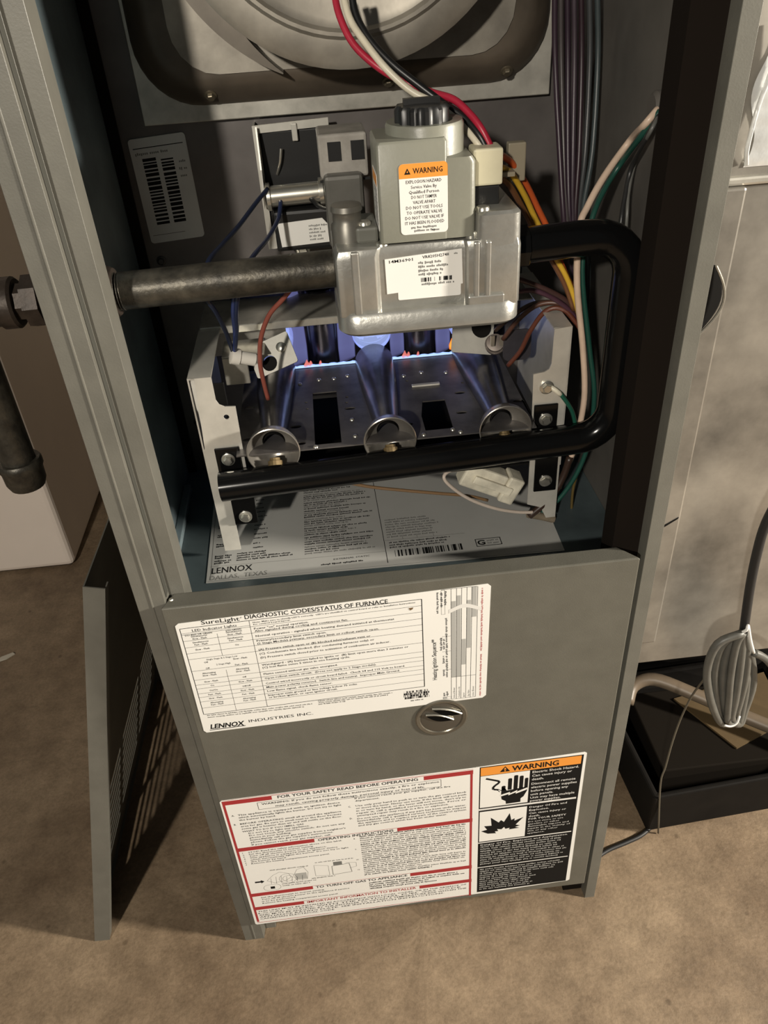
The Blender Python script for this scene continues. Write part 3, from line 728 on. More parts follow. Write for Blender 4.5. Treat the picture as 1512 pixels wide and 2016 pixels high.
# front frame, left cheek with its notch and foot, right cheek
left = [(-0.1530, 0.7300), (-0.1395, 0.7300), (-0.1395, 0.7090), (-0.1375, 0.7045), (-0.1335, 0.7022), (-0.1245, 0.7015), (-0.1250, 0.6350), (-0.1300, 0.6080), (-0.1440, 0.5900), (-0.1440, 0.5520), (-0.1590, 0.5520), (-0.1590, 0.6600), (-0.1570, 0.6640)]
build('frame_cheek', MB().plate(left, [circ(-0.1335, 0.6925, 0.0024, 12)], FXZ, 0.0850, 0.0864), bracket_m, ba)
right = [(0.1570, 0.7450), (0.1570, 0.5520), (0.1480, 0.5520), (0.1420, 0.5650), (0.1290, 0.5700), (0.1290, 0.6400), (0.1275, 0.7050), (0.1370, 0.7062), (0.1410, 0.7085), (0.1425, 0.7130), (0.1430, 0.7440)]
build('frame_cheek', MB().plate(right, [], FXZ, 0.0850, 0.0864), bracket_m, ba)
# side rails running back to the vestibule, top rim and the back cross piece
build('frame_rail', MB().box(-0.1580, -0.1400, 0.0866, 0.1890, 0.7280, 0.7294).box(-0.1594, -0.1580, 0.0866, 0.2545, 0.6100, 0.7294), bracket_m, ba)
build('frame_rail', MB().box(0.1430, 0.1584, 0.0866, 0.2200, 0.7430, 0.7444).box(0.1570, 0.1584, 0.0866, 0.2545, 0.6100, 0.7430), bracket_m, ba)
build('cross_rail', MB().box(-0.1580, 0.1580, 0.1880, 0.2545, 0.7298, 0.7312).box(-0.1580, 0.0860, 0.1866, 0.1880, 0.7245, 0.7312), galv, ba, bevel=0.0004, bseg=1)
# stamped burner plate with slots
holes = [[(-0.0625, 0.0800), (-0.0625, 0.1780), (-0.0395, 0.1780), (-0.0395, 0.0800)], [(0.0345, 0.0860), (0.0345, 0.1130), (0.0390, 0.1400), (0.0600, 0.1400), (0.0590, 0.0860)]]
for c in ((-0.079, 0.115), (-0.0285, 0.140), (0.020, 0.100), (0.071, 0.112), (0.076, 0.150), (0.1255, 0.123), (-0.121, 0.10), (-0.122, 0.16), (-0.075, 0.085)):
    holes.append([(c[0] + 0.0052 * math.cos(a), c[1] + 0.0026 * math.sin(a)) for a in [2 * math.pi * k / 14 for k in range(14)]])
for c in ((-0.069, 0.160), (-0.068, 0.147), (-0.030, 0.163), (-0.031, 0.152), (0.082, 0.17), (0.030, 0.185)):
    holes.append(circ(c[0], c[1], 0.0016, 10))
bp_ = MB().plate([(-0.1300, 0.0800 - 0.006), (0.1300, 0.0740), (0.1300, 0.2340), (-0.1300, 0.2340)], holes, FXY, 0.6590, 0.6602)
build('burner_plate', bp_, burner_m, ba)
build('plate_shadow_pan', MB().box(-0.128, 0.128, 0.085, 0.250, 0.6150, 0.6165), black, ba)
for c in ((-0.0745, 0.1995), (-0.0555, 0.205), (-0.0405, 0.2045), (-0.0270, 0.208), (0.028, 0.196), (0.046, 0.200), (0.070, 0.195), (-0.027, 0.088), (-0.062, 0.0765), (0.032, 0.079), (0.064, 0.0775), (0.058, 0.083), (-0.0280, 0.118)):
    build('rivet', MB().lathe([(0.0023, 0), (0.0019, 0.0011), (0.0008, 0.0016)], (c[0], c[1], 0.6602), (0, 0, 1), 10), zinc, ba, 60)
build('stamped_tab', MB().box(0.0330, 0.0600, 0.1690, 0.1735, 0.6602, 0.6622), bracket_m, ba, bevel=0.0006)
BX = (-0.098, 0.002, 0.102)
for x in BX:
    tb = build('burner_tube', MB().lathe([(0.0118, 0.0), (0.0115, 0.012), (0.0135, 0.040), (0.0168, 0.080), (0.0190, 0.115), (0.0195, 0.146), (0.0180, 0.146), (0.0170, 0.115), (0.0100, 0.040), (0.0090, 0.0)], (x, 0.090, 0.660), (0, 1, 0), 32, caps=False), tube_m, ba, 40)
    build('bell_mouth', MB().lathe([(0.0122, 0.0200), (0.0150, 0.0175), (0.0190, 0.0130), (0.0215, 0.0070), (0.0228, 0.0), (0.0220, -0.0004), (0.0206, 0.0065), (0.0182, 0.0122), (0.0140, 0.0165), (0.0100, 0.0185), (0.0095, 0.0215)], (x, 0.0715, 0.662), (0, 1, 0), 36, caps=False), bell_m, tb, 50)
# flames
fl_blue = flame_mat('blue_gas_flame', (0.26, 0.34, 1.0), (0.46, 0.58, 1.0), 1.0, 1.15, 0.85, 0.55, 1.2)
fl_thin = flame_mat('faint_blue_flame', (0.34, 0.33, 0.85), (0.38, 0.42, 0.95), 0.40, 0.60, 0.08, 0.50, 0.8)
fl_line = flame_mat('bright_flame_root', (0.22, 0.38, 1.0), (0.42, 0.60, 1.0), 1.1, 1.5, 0.9, 0.8, 1.0)
fl_red = flame_mat('pink_flame_tip', (1.0, 0.16, 0.12), (1.0, 0.30, 0.26), 0.9, 0.9, 0.2, 0.75, 1.0)
fl_or = flame_mat('orange_flame_tip', (1.0, 0.16, 0.02), (1.0, 0.36, 0.05), 1.2, 1.5, 0.7, 0.9, 1.0)
for x in BX:
    build('flame', MB().lathe([(0.0165, 0.0), (0.0200, 0.010), (0.0205, 0.024), (0.0190, 0.045), (0.0120, 0.085), (0.0030, 0.115)], (x, 0.2365, 0.688), (0, 1, -0.05), 28), fl_blue, ba, 180)
for x0, x1 in ((-0.080, -0.0165), (0.0205, 0.0830)):
    n = 20; rg = []
    for k in range(n + 1):
        t = k / n; x = x0 + (x1 - x0) * t; h = 0.0012 + 0.0010 * math.sin(t * 19 + x0 * 50) ** 2
        rg.append([(x, 0.2352, 0.6606), (x, 0.2378, 0.6606), (x, 0.2374, 0.6608 + h), (x, 0.2358, 0.6608 + h)])
    build('carryover_flame', MB().loft(rg), fl_line, ba)
    for cx, w2 in ((x0 + 0.007, 0.0105), (x1 - 0.008, 0.0115)):
        build('flame_wisp', MB().lathe([(w2, 0.0), (w2 * 1.05, 0.015), (w2 * 0.95, 0.040), (w2 * 0.7, 0.075)], (cx, 0.2450, 0.6615), (0, 0.10, 1), 28, scale2=0.30), fl_thin, ba, 180)
    for k, (fx, fs) in enumerate(((0.013, 0.8), (0.017, 0.55), (0.027, 0.4))):
        build('flame_tip', MB().lathe([(0.0042 * fs, 0.0), (0.0046 * fs, 0.0020), (0.0022 * fs, 0.0045), (0.0004, 0.0062 * fs + .002)], (x0 + fx, 0.2365, 0.6618), (0.1, 0, 1), 14, scale2=0.5), fl_red, ba, 180)
build('flame_tip', MB().lathe([(0.0040, 0.0), (0.0052, 0.004), (0.0030, 0.011), (0.0004, 0.016)], (0.0825, 0.2325, 0.6680), (0.15, 0, 1), 14, scale2=0.6), fl_or, ba, 180)
rim_m = mat('dull_red_rim', (0.045, 0.014, 0.016), 0.5, 0.4)
for x in BX:
    build('tube_rim', MB().lathe([(0.0205, 0.0), (0.0232, 0.0), (0.0232, 0.006), (0.0205, 0.006), (0.0205, 0.0)], (x, 0.2560, 0.690), (0, 1, 0), 36, caps=False), rim_m, ba, 40)
build('flame_side_plate', MB().box(-0.1570, -0.0830, 0.2330, 0.2342, 0.6830, 0.7290), galv, ba)
# ignitor and its tilted bracket (left), rollout switch (right)
ig = thing('hot_surface_ignitor', 'white ceramic ignitor on a tilted zinc bracket left of the flames', 'ignitor', (-0.1, 0.16, 0.70))
M = Matrix.Translation((-0.0945, 0.166, 0.7085)) @ Matrix.Rotation(math.radians(-20), 4, 'Y') @ Matrix.Rotation(math.radians(-38), 4, 'X')
ib = MB().plate(rrect(-0.0205, 0.0205, -0.0150, 0.0150, 0.002, 3), [circ(-0.0050, -0.0060, 0.0072, 18)], lambda u, v, d: M @ Vector((u, d, v)), 0.0, 0.0014)
build('bracket', ib, bracket_m, ig)
build('bracket_leg', MB().box(-0.138, -0.116, 0.150, 0.152, 0.690, 0.716).box(-0.138, -0.100, 0.1505, 0.186, 0.716, 0.7175), galv, ig, bevel=0.0005, bseg=1)
build('bracket_hole', MB().plate(circ(-0.0050, -0.0060, 0.0070, 18), [], lambda u, v, d: M @ Vector((u, d, v)), 0.0035, 0.0045), black, ig)
build('ceramic_body', MB().lathe([(0.0045, 0), (0.0072, 0.0005), (0.0072, 0.008), (0.0058, 0.009), (0.0058, 0.022), (0.0035, 0.024)], (-0.1285, 0.1400, 0.7230), (0.93, 0.20, -0.36), 16), ceramic, ig, 40)
build('screw', MB().lathe([(0.0048, 0), (0.0044, 0.0022), (0.002, 0.0032)], M @ Vector((0.0105, -0.0003, 0.0030)), M.to_3x3() @ Vector((0, -1, 0)), 14), zinc, ig, 50)
build('clip', MB().box(-0.144, -0.134, 0.110, 0.112, 0.690, 0.712), blackp, ig, bevel=0.0008)

rs_ = thing('rollout_switch', 'round rollout switch on a pale bracket right of the flames', 'switch', (0.11, 0.15, 0.70))
M = Matrix.Translation((0.0920, 0.1900, 0.7060)) @ Matrix.Rotation(math.radians(10), 4, 'Y') @ Matrix.Rotation(math.radians(-30), 4, 'X')
build('bracket', MB().plate(rrect(-0.0160, 0.0240, -0.0230, 0.0200, 0.002, 3), [circ(0.0120, 0.0020, 0.0098, 20)], lambda u, v, d: M @ Vector((u, d, v)), 0.0, 0.0014), bracket_m, rs_)
build('bracket_hole', MB().plate(circ(0.0120, 0.0020, 0.0096, 20), [], lambda u, v, d: M @ Vector((u, d, v)), 0.003, 0.004), black, rs_)
build('switch_body', MB().lathe([(0.0095, 0), (0.0095, 0.004), (0.0080, 0.005), (0.0080, 0.011), (0.0035, 0.0115)], (0.1120, 0.1660, 0.6980), (-0.15, -0.75, 0.55), 24), mat('steel_and_phenolic', (0.20, 0.17, 0.15), 0.35, 0.5, 0.3, 60), rs_, 40)
for d in (-0.004, 0.004): build('terminal', MB().box(0.1085 + d, 0.1120 + d, 0.1500, 0.1510, 0.7040, 0.7140), zinc, rs_)
build('flame_side_plate', MB().plate(rrect(0.1160, 0.1420, 0.6880, 0.7180, 0.006), [], FXZ, 0.1500, 0.1512), mat('reflection_grey_steel', (0.15, 0.14, 0.16), 0.35, 0.8, 0.2, 40), rs_)  # added plate, its violet grey paints the reflection on the side wall

# ------------------------------------------------------------------ gas manifold
mp = thing('gas_manifold', 'glossy black bent manifold pipe from the gas valve round to the burners', 'pipe', (0, 0.067, 0.64))
def arc(c, a, b, r, n=7):
    return [Vector(c) + (Vector(a) * math.cos(t) + Vector(b) * math.sin(t)) * r for t in [math.pi / 2 * k / n for k in range(n + 1)]]
rb = 0.030
pts = [Vector((0.100, 0.066, 0.8200)), Vector((0.150, 0.067, 0.8215))]
pts += arc((0.1930 - rb, 0.067, 0.8215 - rb), (0, 0, 1), (1, 0, 0), rb)
pts += arc((0.1930 - rb, 0.067, 0.6480 + rb), (1, 0, 0), (0, 0, -1), rb)
pts += [Vector((0.02, 0.067, 0.6415)), Vector((-0.1470, 0.067, 0.6355))]
build('bent_pipe', MB().tube(pts, 0.0131, 24, 1), black_gloss, mp, 40)
build('pipe_collar', MB().lathe([(0.0140, 0.0), (0.0155, 0.001), (0.0155, 0.010), (0.0140, 0.011)], (0.1010, 0.066, 0.8200), (1, 0, 0), 8), black_gloss, mp)
for x, z0, z1, bz in ((-0.1385, 0.640, 0.664, 0.653), (-0.1335, 0.582, 0.634, 0.591), (0.1400, 0.648, 0.676, 0.662), (0.1440, 0.585, 0.645, 0.597)):
    tb = build('mounting_tab', MB().box(x - 0.0105, x + 0.0105, 0.0825, 0.0848, z0, z1), black_gloss, mp, bevel=0.0008)
    bolt('hex_screw', (x, 0.0825, bz), (0, -1, 0), 0.0048, tb)
for x in BX:
    zc = 0.6395 + x * 0.019
    build('orifice_spud', MB().lathe([(0.0062, 0.0), (0.0062, 0.0040), (0.0045, 0.0045), (0.0045, 0.0065), (0.0012, 0.0070)], (x, 0.0715, zc + 0.0110), (0, 0.6, 0.8), 14), brass, mp)
bolt('ground_screw', (0.1395, 0.0848, 0.6920), (0, -1, 0), 0.0050, ba)

# ------------------------------------------------------------------ gas valve
gv = thing('gas_valve', 'grey die cast gas valve with orange and white stickers on the gas pipe', 'valve', (0.03, 0.06, 0.79))
# lower flange with rounded front, body with two lobes and ribs
lo = rrect(-0.0330, 0.0985, 0.0215, 0.105, 0.016, 6)
lo2 = rrect(-0.0310, 0.0965, 0.0240, 0.103, 0.016, 6)
mb = MB().loft([[(u, v, 0.7790) for u, v in lo2], [(u, v, 0.7815) for u, v in lo], [(u, v, 0.7925) for u, v in lo], [(u, v, 0.7955) for u, v in rrect(-0.0320, 0.0975, 0.0240, 0.103, 0.015, 6)]])
build('base_flange', mb, cast, gv, 40)
body = [(-0.0305, 0.0260), (-0.0040, 0.0260), (-0.0015, 0.0305), (0.0590, 0.0305), (0.0605, 0.0262), (0.0955, 0.0255), (0.0975, 0.0290), (0.0975, 0.0960), (0.0945, 0.1000), (-0.0290, 0.1000), (-0.0315, 0.0960), (-0.0315, 0.0290)]
mb = MB().loft([[(u, v, 0.7930) for u, v in body], [(u, v, 0.8340) for u, v in body], [(u + (0.002 if u < 0 else -0.001), v + 0.001, 0.8395) for u, v in body]])
build('cast_body', mb, cast, gv, 30, bevel=0.0009)
# tall right lobe where the outlet sits, left boss
mb = MB().loft([[(u, v, z) for u, v in rrect(x0, x1, y0, 0.100, 0.006, 4)] for x0, x1, y0, z in ((0.0660, 0.0975, 0.0258, 0.830), (0.0665, 0.0970, 0.0262, 0.8555), (0.0685, 0.0950, 0.0280, 0.8575))])
build('outlet_lobe', mb, cast, gv, 40)
for x, wd in ((-0.0180, 0.0028), (0.0660, 0.0020), (0.0740, 0.0020)):
    build('rib', MB().box(x - wd, x + wd, 0.0238, 0.0285, 0.7950, 0.8390), cast, gv, bevel=0.0010)
build('lobe_step', MB().box(0.0600, 0.0860, 0.0236, 0.0285, 0.7950, 0.8015), cast, gv, bevel=0.0010)
build('pressure_boss', MB().lathe([(0.0115, 0.0), (0.0115, 0.016), (0.0100, 0.018), (0.0100, 0.024), (0.0112, 0.0255), (0.0105, 0.0290), (0.0060, 0.0300)], (-0.0200, 0.055, 0.834), (0, 0, 1), 24), mat('dark_cast_metal', (0.20, 0.19, 0.165), 0.42, 0.6, 0.15, 60), gv, 40)
# olive cover tower: main block, shoulder and round knob well
tw = rrect(0.0010, 0.0470, 0.0300, 0.0800, 0.0022, 4)
mb = MB().loft([[(u, v, 0.8415) for u, v in tw], [(u, v, 0.9030) for u, v in tw], [(u + (0.0012 if u < .02 else -0.0012), v + (0.0012 if v < .05 else -0.0012), 0.9048) for u, v in tw]])
cv = build('cover', mb, valve_p, gv, 40)
mb = MB().loft([[(u, v, z) for u, v in rrect(0.0380, x1, 0.0305, 0.0790, 0.0045, 5)] for x1, z in ((0.0662, 0.8415), (0.0662, 0.8890), (0.0640, 0.8925))])
build('cover_shoulder', mb, valve_p, cv, 40)
build('knob_well', MB().lathe([(0.0262, 0.0), (0.0262, 0.0490), (0.0252, 0.0512), (0.0190, 0.0512), (0.0180, 0.0490)], (0.0365, 0.0600, 0.8600), (0, 0, 1), 40), valve_p, cv, 40)
kn = MB(); rg = []
for r, z in ((0.0172, 0.9080), (0.0172, 0.9190), (0.0155, 0.9212), (0.006, 0.9218)):
    rg.append([(0.0345 + (r + (0.0010 if k % 4 < 2 else -0.0010) * (r > .01)) * math.cos(2 * math.pi * k / 48), 0.0570 + (r + (0.0010 if k % 4 < 2 else -0.0010) * (r > .01)) * math.sin(2 * math.pi * k / 48), z) for k in range(48)])
build('control_knob', kn.loft(rg).box(0.0225, 0.0465, 0.0545, 0.0595, 0.9212, 0.9250), blackp, gv, 35)
for c in ((0.0020, 0.036, 0.8385), (0.0640, 0.036, 0.8415), (0.0715, 0.0340, 0.8575), (-0.0085, 0.050, 0.8500)):
    build('screw', MB().lathe([(0.0046, -0.004), (0.0046, 0.0012), (0.0038, 0.0024), (0.0015, 0.0026)], c, (0, 0, 1), 16), zinc, gv, 45)
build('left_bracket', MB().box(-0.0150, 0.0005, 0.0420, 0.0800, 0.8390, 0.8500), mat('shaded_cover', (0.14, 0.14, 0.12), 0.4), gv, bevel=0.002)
# rear operator: body and smoky plastic cap
build('rear_operator', MB().box(-0.0330, -0.0040, 0.1000, 0.1400, 0.8200, 0.8720), mat('greyish_solenoid', (0.13, 0.125, 0.11), 0.4, 0.2, 0.15, 50), gv, bevel=0.003)
cp = build('operator_cap', MB().box(-0.0350, 0.0010, 0.1100, 0.1500, 0.8680, 0.8980), clear_p, gv, bevel=0.002)
for x in (-0.028, -0.011): build('cap_window', MB().box(x, x + 0.0095, 0.1090, 0.1099, 0.8800, 0.8930), blackp, cp)
build('cap_seam', MB().box(-0.0356, 0.0016, 0.1080, 0.1110, 0.8660, 0.8675), blackp, cp)
# stickers
FW = lambda u, v, d: (u, 0.0300 - d, v)
w1 = label_plate('warning_sticker', rrect(0.0150, 0.0470, 0.8463, 0.8912, 0.0028), FW, 0.0, 0.0003, white_l, gv)
pr = Print(FW, 0.00034)
top = [p for p in rrect(0.0150, 0.0470, 0.8463, 0.8912, 0.0028) if p[1] > 0.88]
pr.poly([(0.0470, 0.8822)] + top + [(0.0150, 0.8822)], orange_i)
pr.text('WARNING', 0.0242, 0.8850, 0.0034, ink, 0.0195, 0.014); pr.poly([(0.0185, 0.8847), (0.0227, 0.8847), (0.0206, 0.8885)], ink, 1); pr.poly([(0.0200, 0.8858), (0.0212, 0.8858), (0.0206, 0.8872)], orange_i, 2)
for z, s, L in ((0.8790, 'EXPLOSION HAZARD', 0.0235), (0.8757, 'Service Valve By', 0.0170), (0.8725, 'Qualified Person', 0.0200), (0.8693, 'DO NOT TAMPER', 0.0170), (0.8660, 'VALVE APART', 0.0150), (0.8627, 'DO NOT USE TOOLS', 0.0245), (0.8594, 'TO OPERATE VALVE', 0.0240), (0.8561, 'DO NOT USE VALVE IF', 0.0260), (0.8528, 'IT HAS BEEN FLOODED', 0.0265)):
    pr.text(s, 0.0312, z, 0.0021, ink, L, 0.004, 'C')
for z, a, b in ((0.8502, 0.022, 0.040), (0.8480, 0.024, 0.038), (0.8820 - .0342, 0.036, 0.042)): pr.words(a, b, z, 0.0014, ink_g)
pr.done('printing', w1)
FT = lambda u, v, d: (u, 0.0305 - d, v)
s0 = label_plate('under_sticker', rrect(0.0110, 0.0558, 0.8010, 0.8140, 0.0012), FT, 0.0, 0.0002, white_l, gv)
s1 = label_plate('part_number_sticker', [(0.0028, 0.8308), (0.0565, 0.8338), (0.0572, 0.8092), (0.0032, 0.8062)], FT, 0.0, 0.0004, white_l, gv)
pr = Print(FT, 0.00044)
pr.text('14M36901', 0.0058, 0.8278, 0.0021, ink, 0.0165, 0.01, rot=2); pr.text('VR8205H2748', 0.0290, 0.8292, 0.0021, ink, 0.0185, 0.008, rot=2)
for z, a, b in ((0.8258, 0.0260, 0.0420), (0.8230, 0.0260, 0.0480), (0.8202, 0.0260, 0.0440), (0.8176, 0.0260, 0.0420), (0.8105, 0.0280, 0.0520)): pr.words(a, b, z, 0.0016, ink_g)
pr.bars(0.0275, 0.0520, 0.8128, 0.8158, ink, 18); pr.words(0.0510, 0.0545, 0.8305, 0.0012, ink_g)
pr.done('printing', s1)
FS = lambda u, v, d: (0.0010 - d, u, v)
w2 = label_plate('side_sticker', rrect(0.0350, 0.0660, 0.8480, 0.8850, 0.0020), FS, 0.0, 0.0003, white_l, gv)
pr = Print(FS, 0.00034); pr.rect(0.0350, 0.0660, 0.8770, 0.8838, orange_i)
for k in range(9): pr.words(0.0375, 0.0635, 0.8735 - 0.0027 * k, 0.0016, ink_g, random.uniform(.7, 1))
pr.done('printing', w2)

# ------------------------------------------------------------------ gas supply pipe
gp = thing('gas_pipe', 'dark mill iron gas pipe entering through the left side of the furnace', 'pipe', (-0.15, 0.06, 0.815))
build('pipe_run', MB().tube([(-0.1860, 0.060, 0.8150), (-0.110, 0.060, 0.8165), (-0.0320, 0.060, 0.8180)], 0.0133, 28, 1), iron, gp, 40)
mb = MB()
for k in range(7): mb.lathe([(0.0118, 0.0), (0.0136, 0.0011), (0.0118, 0.0022)], (-0.1975 + k * 0.0019, 0.060, 0.8148), (1, 0, 0.019), 24)
build('pipe_thread', mb, mat('bright_cut_thread', (0.16, 0.15, 0.13), 0.35, 0.9), gp)
build('coupling', MB().lathe([(0.0165, 0.0), (0.0182, 0.003), (0.0182, 0.018), (0.0165, 0.021)], (-0.2100, 0.060, 0.8146), (1, 0, 0.019), 24).lathe([(0.0134, 0), (0.0134, 0.026)], (-0.2330, 0.060, 0.8142), (1, 0, 0.019), 24), rusty, gp, 40)
dp = thing('drip_leg', 'rusty tee with a capped black drip leg outside the furnace', 'pipe fitting', (-0.298, 0.06, 0.66))
mb = MB().lathe([(0.0172, 0.0), (0.0185, 0.002), (0.0185, 0.008), (0.0162, 0.010), (0.0162, 0.040), (0.0185, 0.042), (0.0185, 0.050), (0.0172, 0.052)], (-0.3010, 0.060, 0.7870), (0, 0, 1), 24)
mb.lathe([(0.0160, 0.0), (0.0160, 0.028), (0.0182, 0.030), (0.0182, 0.040), (0.0165, 0.042)], (-0.3010, 0.060, 0.8133), (1, 0, 0.01), 24)
build('tee', mb, rusty, dp, 40)
build('union_nipple', MB().lathe([(0.0134, 0.0), (0.0134, 0.006), (0.0190, 0.007), (0.0190, 0.018), (0.0134, 0.019), (0.0134, 0.024)], (-0.2590, 0.060, 0.8137), (1, 0, 0.019), 8), rusty, dp)
build('nipple', MB().tube([(-0.3010, 0.060, 0.790), (-0.3010, 0.060, 0.680)], 0.0133, 24, 1), iron, dp, 40)
build('cap', MB().lathe([(0.0165, 0.0), (0.0178, 0.002), (0.0178, 0.0065), (0.0165, 0.0085), (0.0160, 0.020), (0.0140, 0.025), (0.006, 0.027)], (-0.3010, 0.060, 0.6860), (0, 0, -1), 24), iron, dp, 40)

# ------------------------------------------------------------------ draft inducer
ind = thing('draft_inducer', 'round dull metal inducer blower housing at the top of the compartment', 'blower', (-0.0, 0.21, 1.04))
build('housing_drum', MB().lathe([(0.128, 0.0), (0.131, 0.004), (0.131, 0.042), (0.1335, 0.045), (0.1335, 0.048), (0.129, 0.050), (0.1140, 0.0500), (0.1115, 0.0525), (0.1090, 0.0525), (0.1065, 0.0490), (0.1010, 0.0465), (0.0700, 0.0465), (0.0670, 0.0440), (0.0300, 0.0440), (0.0270, 0.0470), (0.001, 0.0470)], (0.0, 0.2225, 1.064), (0, -1, 0), 72), blower_m, ind, 25)
arcn = [(math.pi * (0.93 + 0.446 * k / 30), k / 30) for k in range(31)]
sc = [(0.147 * math.cos(a), 1.064 + 0.147 * math.sin(a)) for a, t in arcn]
inn = [((0.1345 + 0.0115 * max(0, (t - 0.8) / 0.2)) * math.cos(a), 1.064 + (0.1345 + 0.0115 * max(0, (t - 0.8) / 0.2)) * math.sin(a)) for a, t in arcn]
build('scroll_lip', MB().plate(sc + inn[::-1], [], FXZ, 0.2000, 0.2222), mat('scroll_metal', (0.16, 0.14, 0.115), 0.4, 0.4, 0.3, 20), ind, 30)

# ------------------------------------------------------------------ pressure switch
ps = thing('pressure_switch', 'black switch block in a zinc bracket with a small white sticker', 'switch', (-0.055, 0.24, 0.80))
build('bracket', MB().plate([(-0.0880, 0.7840), (-0.0230, 0.7860), (-0.0230, 0.8900), (-0.0880, 0.8880)], [[(-0.0830, 0.8010), (-0.0280, 0.8020), (-0.0280, 0.8835), (-0.0830, 0.8820)]], FXZ, 0.2310, 0.2330).box(-0.0880, -0.0862, 0.2330, 0.2546, 0.7845, 0.8875), bracket_m, ps)
build('back_block', MB().box(-0.0840, -0.0275, 0.2340, 0.2540, 0.8000, 0.8830), blackp, ps, bevel=0.002)
build('front_block', MB().box(-0.0790, -0.0270, 0.2060, 0.2305, 0.7880, 0.8230), blackp, ps, bevel=0.003)
build('bracket_tooth', MB().box(-0.0550, -0.0500, 0.2290, 0.2312, 0.8740, 0.8880), bracket_m, ps, bevel=0.0008)
build('roller', MB().lathe([(0.0100, 0.0), (0.0115, 0.001), (0.0115, 0.004), (0.0088, 0.0045), (0.0088, 0.0460), (0.0115, 0.0465), (0.0115, 0.0500), (0.0095, 0.0510)], (-0.0830, 0.2120, 0.8345), (1, 0, 0.02), 24), zinc, ps, 40)
build('side_arm', MB().plate([(-0.0010, 0), (0.0250, -0.006), (0.0250, 0.060), (0.0190, 0.062), (0.0090, 0.030), (-0.0010, 0.012)], [], lambda u, v, d: (-0.0850 + d, 0.2060 + u, 0.8260 + v), 0.0, 0.0014), bracket_m, ps)
FQ = lambda u, v, d: (u, 0.2060 - d, v)
q = label_plate('small_sticker', [(-0.0745, 0.7925), (-0.0300, 0.7940), (-0.0290, 0.8060), (-0.0365, 0.8150), (-0.0760, 0.8130)], FQ, 0.0, 0.0005, white_l, ps)
pr = Print(FQ, 0.00055)
for z in (0.7965, 0.7995, 0.8025, 0.8055, 0.8085): pr.words(-0.0490, -0.0315, z, 0.0015, ink_g, random.uniform(.5, 1))
pr.done('printing', q)
bolt('screw', (-0.0570, 0.2306, 0.7815), (0, -1, 0), 0.0052, ps)
build('foot', MB().box(-0.0900, -0.0220, 0.2050, 0.2340, 0.7640, 0.7760), galv, ps, bevel=0.0008)
bolt('foot_screw', (-0.0300, 0.2050, 0.7700), (0, -1, 0), 0.0046, ps)
build('bail_wire', MB().tube([(-0.0720, 0.2320, 0.8480), (-0.0680, 0.2290, 0.8580), (-0.0655, 0.2290, 0.8690)], 0.0012, 6, 2), zinc, ps, 60)

# ------------------------------------------------------------------ wiring
BUNDLE = [[(0.1625, 0.215, 0.9733), (0.1666, 0.215, 0.9209), (0.1712, 0.2, 0.8538), (0.173, 0.18, 0.804), (0.1721, 0.15, 0.7737), (0.1736, 0.125, 0.7375)],
    [(0.1685, 0.219, 0.9728), (0.1729, 0.219, 0.9201), (0.1763, 0.205, 0.8524), (0.1757, 0.18, 0.8038), (0.1748, 0.15, 0.7735), (0.175, 0.125, 0.7374)],
    [(0.1726, 0.215, 0.9727), (0.1773, 0.215, 0.9202), (0.1784, 0.2, 0.8532), (0.1784, 0.18, 0.8035), (0.1775, 0.15, 0.7732), (0.1763, 0.125, 0.7372)],
    [(0.1791, 0.219, 0.9721), (0.184, 0.219, 0.9194), (0.1844, 0.205, 0.8518), (0.1807, 0.18, 0.8034), (0.1798, 0.15, 0.773), (0.1777, 0.125, 0.7371)],
    [(0.1836, 0.215, 0.972), (0.1888, 0.215, 0.9195), (0.1882, 0.2, 0.8525), (0.1834, 0.18, 0.8031), (0.1825, 0.15, 0.7728), (0.179, 0.125, 0.737)],
    [(0.1914, 0.219, 0.9714), (0.197, 0.219, 0.9185), (0.1952, 0.205, 0.851), (0.1861, 0.18, 0.8029), (0.1852, 0.15, 0.7726), (0.1804, 0.125, 0.7368)],
    [(0.1966, 0.215, 0.9712), (0.2025, 0.215, 0.9185), (0.1998, 0.2, 0.8516), (0.1893, 0.18, 0.8026), (0.1883, 0.15, 0.7723), (0.1818, 0.125, 0.7367)]]
def wire(name, label, pts, r, c, group=None, m=None):
    o = build(name, MB().tube(pts, r, 10, 5), m or wire_mat(name, c), None, 180)
    return tag(o, label, 'wire', group)
wire('red_wire', 'red wire arching from the top down to the valve plug', [(-0.0140, 0.1300, 0.9864), (-0.0116, 0.1200, 0.9694), (-0.0036, 0.1100, 0.9524), (0.0124, 0.1000, 0.9382), (0.0295, 0.0950, 0.9290), (0.0469, 0.0900, 0.9223), (0.0596, 0.0800, 0.9187), (0.0689, 0.0700, 0.9108), (0.0754, 0.0620, 0.9023), (0.0811, 0.0580, 0.8913)], 0.0025, (0.42, 0.018, 0.045), 'wires of the valve plug')
wire('white_wire', 'white wire beside the red one, arching down to the valve plug', [(-0.0086, 0.1230, 0.9863), (-0.0052, 0.1130, 0.9679), (0.0039, 0.1030, 0.9534), (0.0165, 0.0930, 0.9381), (0.0324, 0.0860, 0.9244), (0.0501, 0.0800, 0.9157), (0.0623, 0.0720, 0.9060), (0.0710, 0.0620, 0.8961), (0.0755, 0.0580, 0.8898)], 0.0025, (0.70, 0.64, 0.50), 'wires of the valve plug')
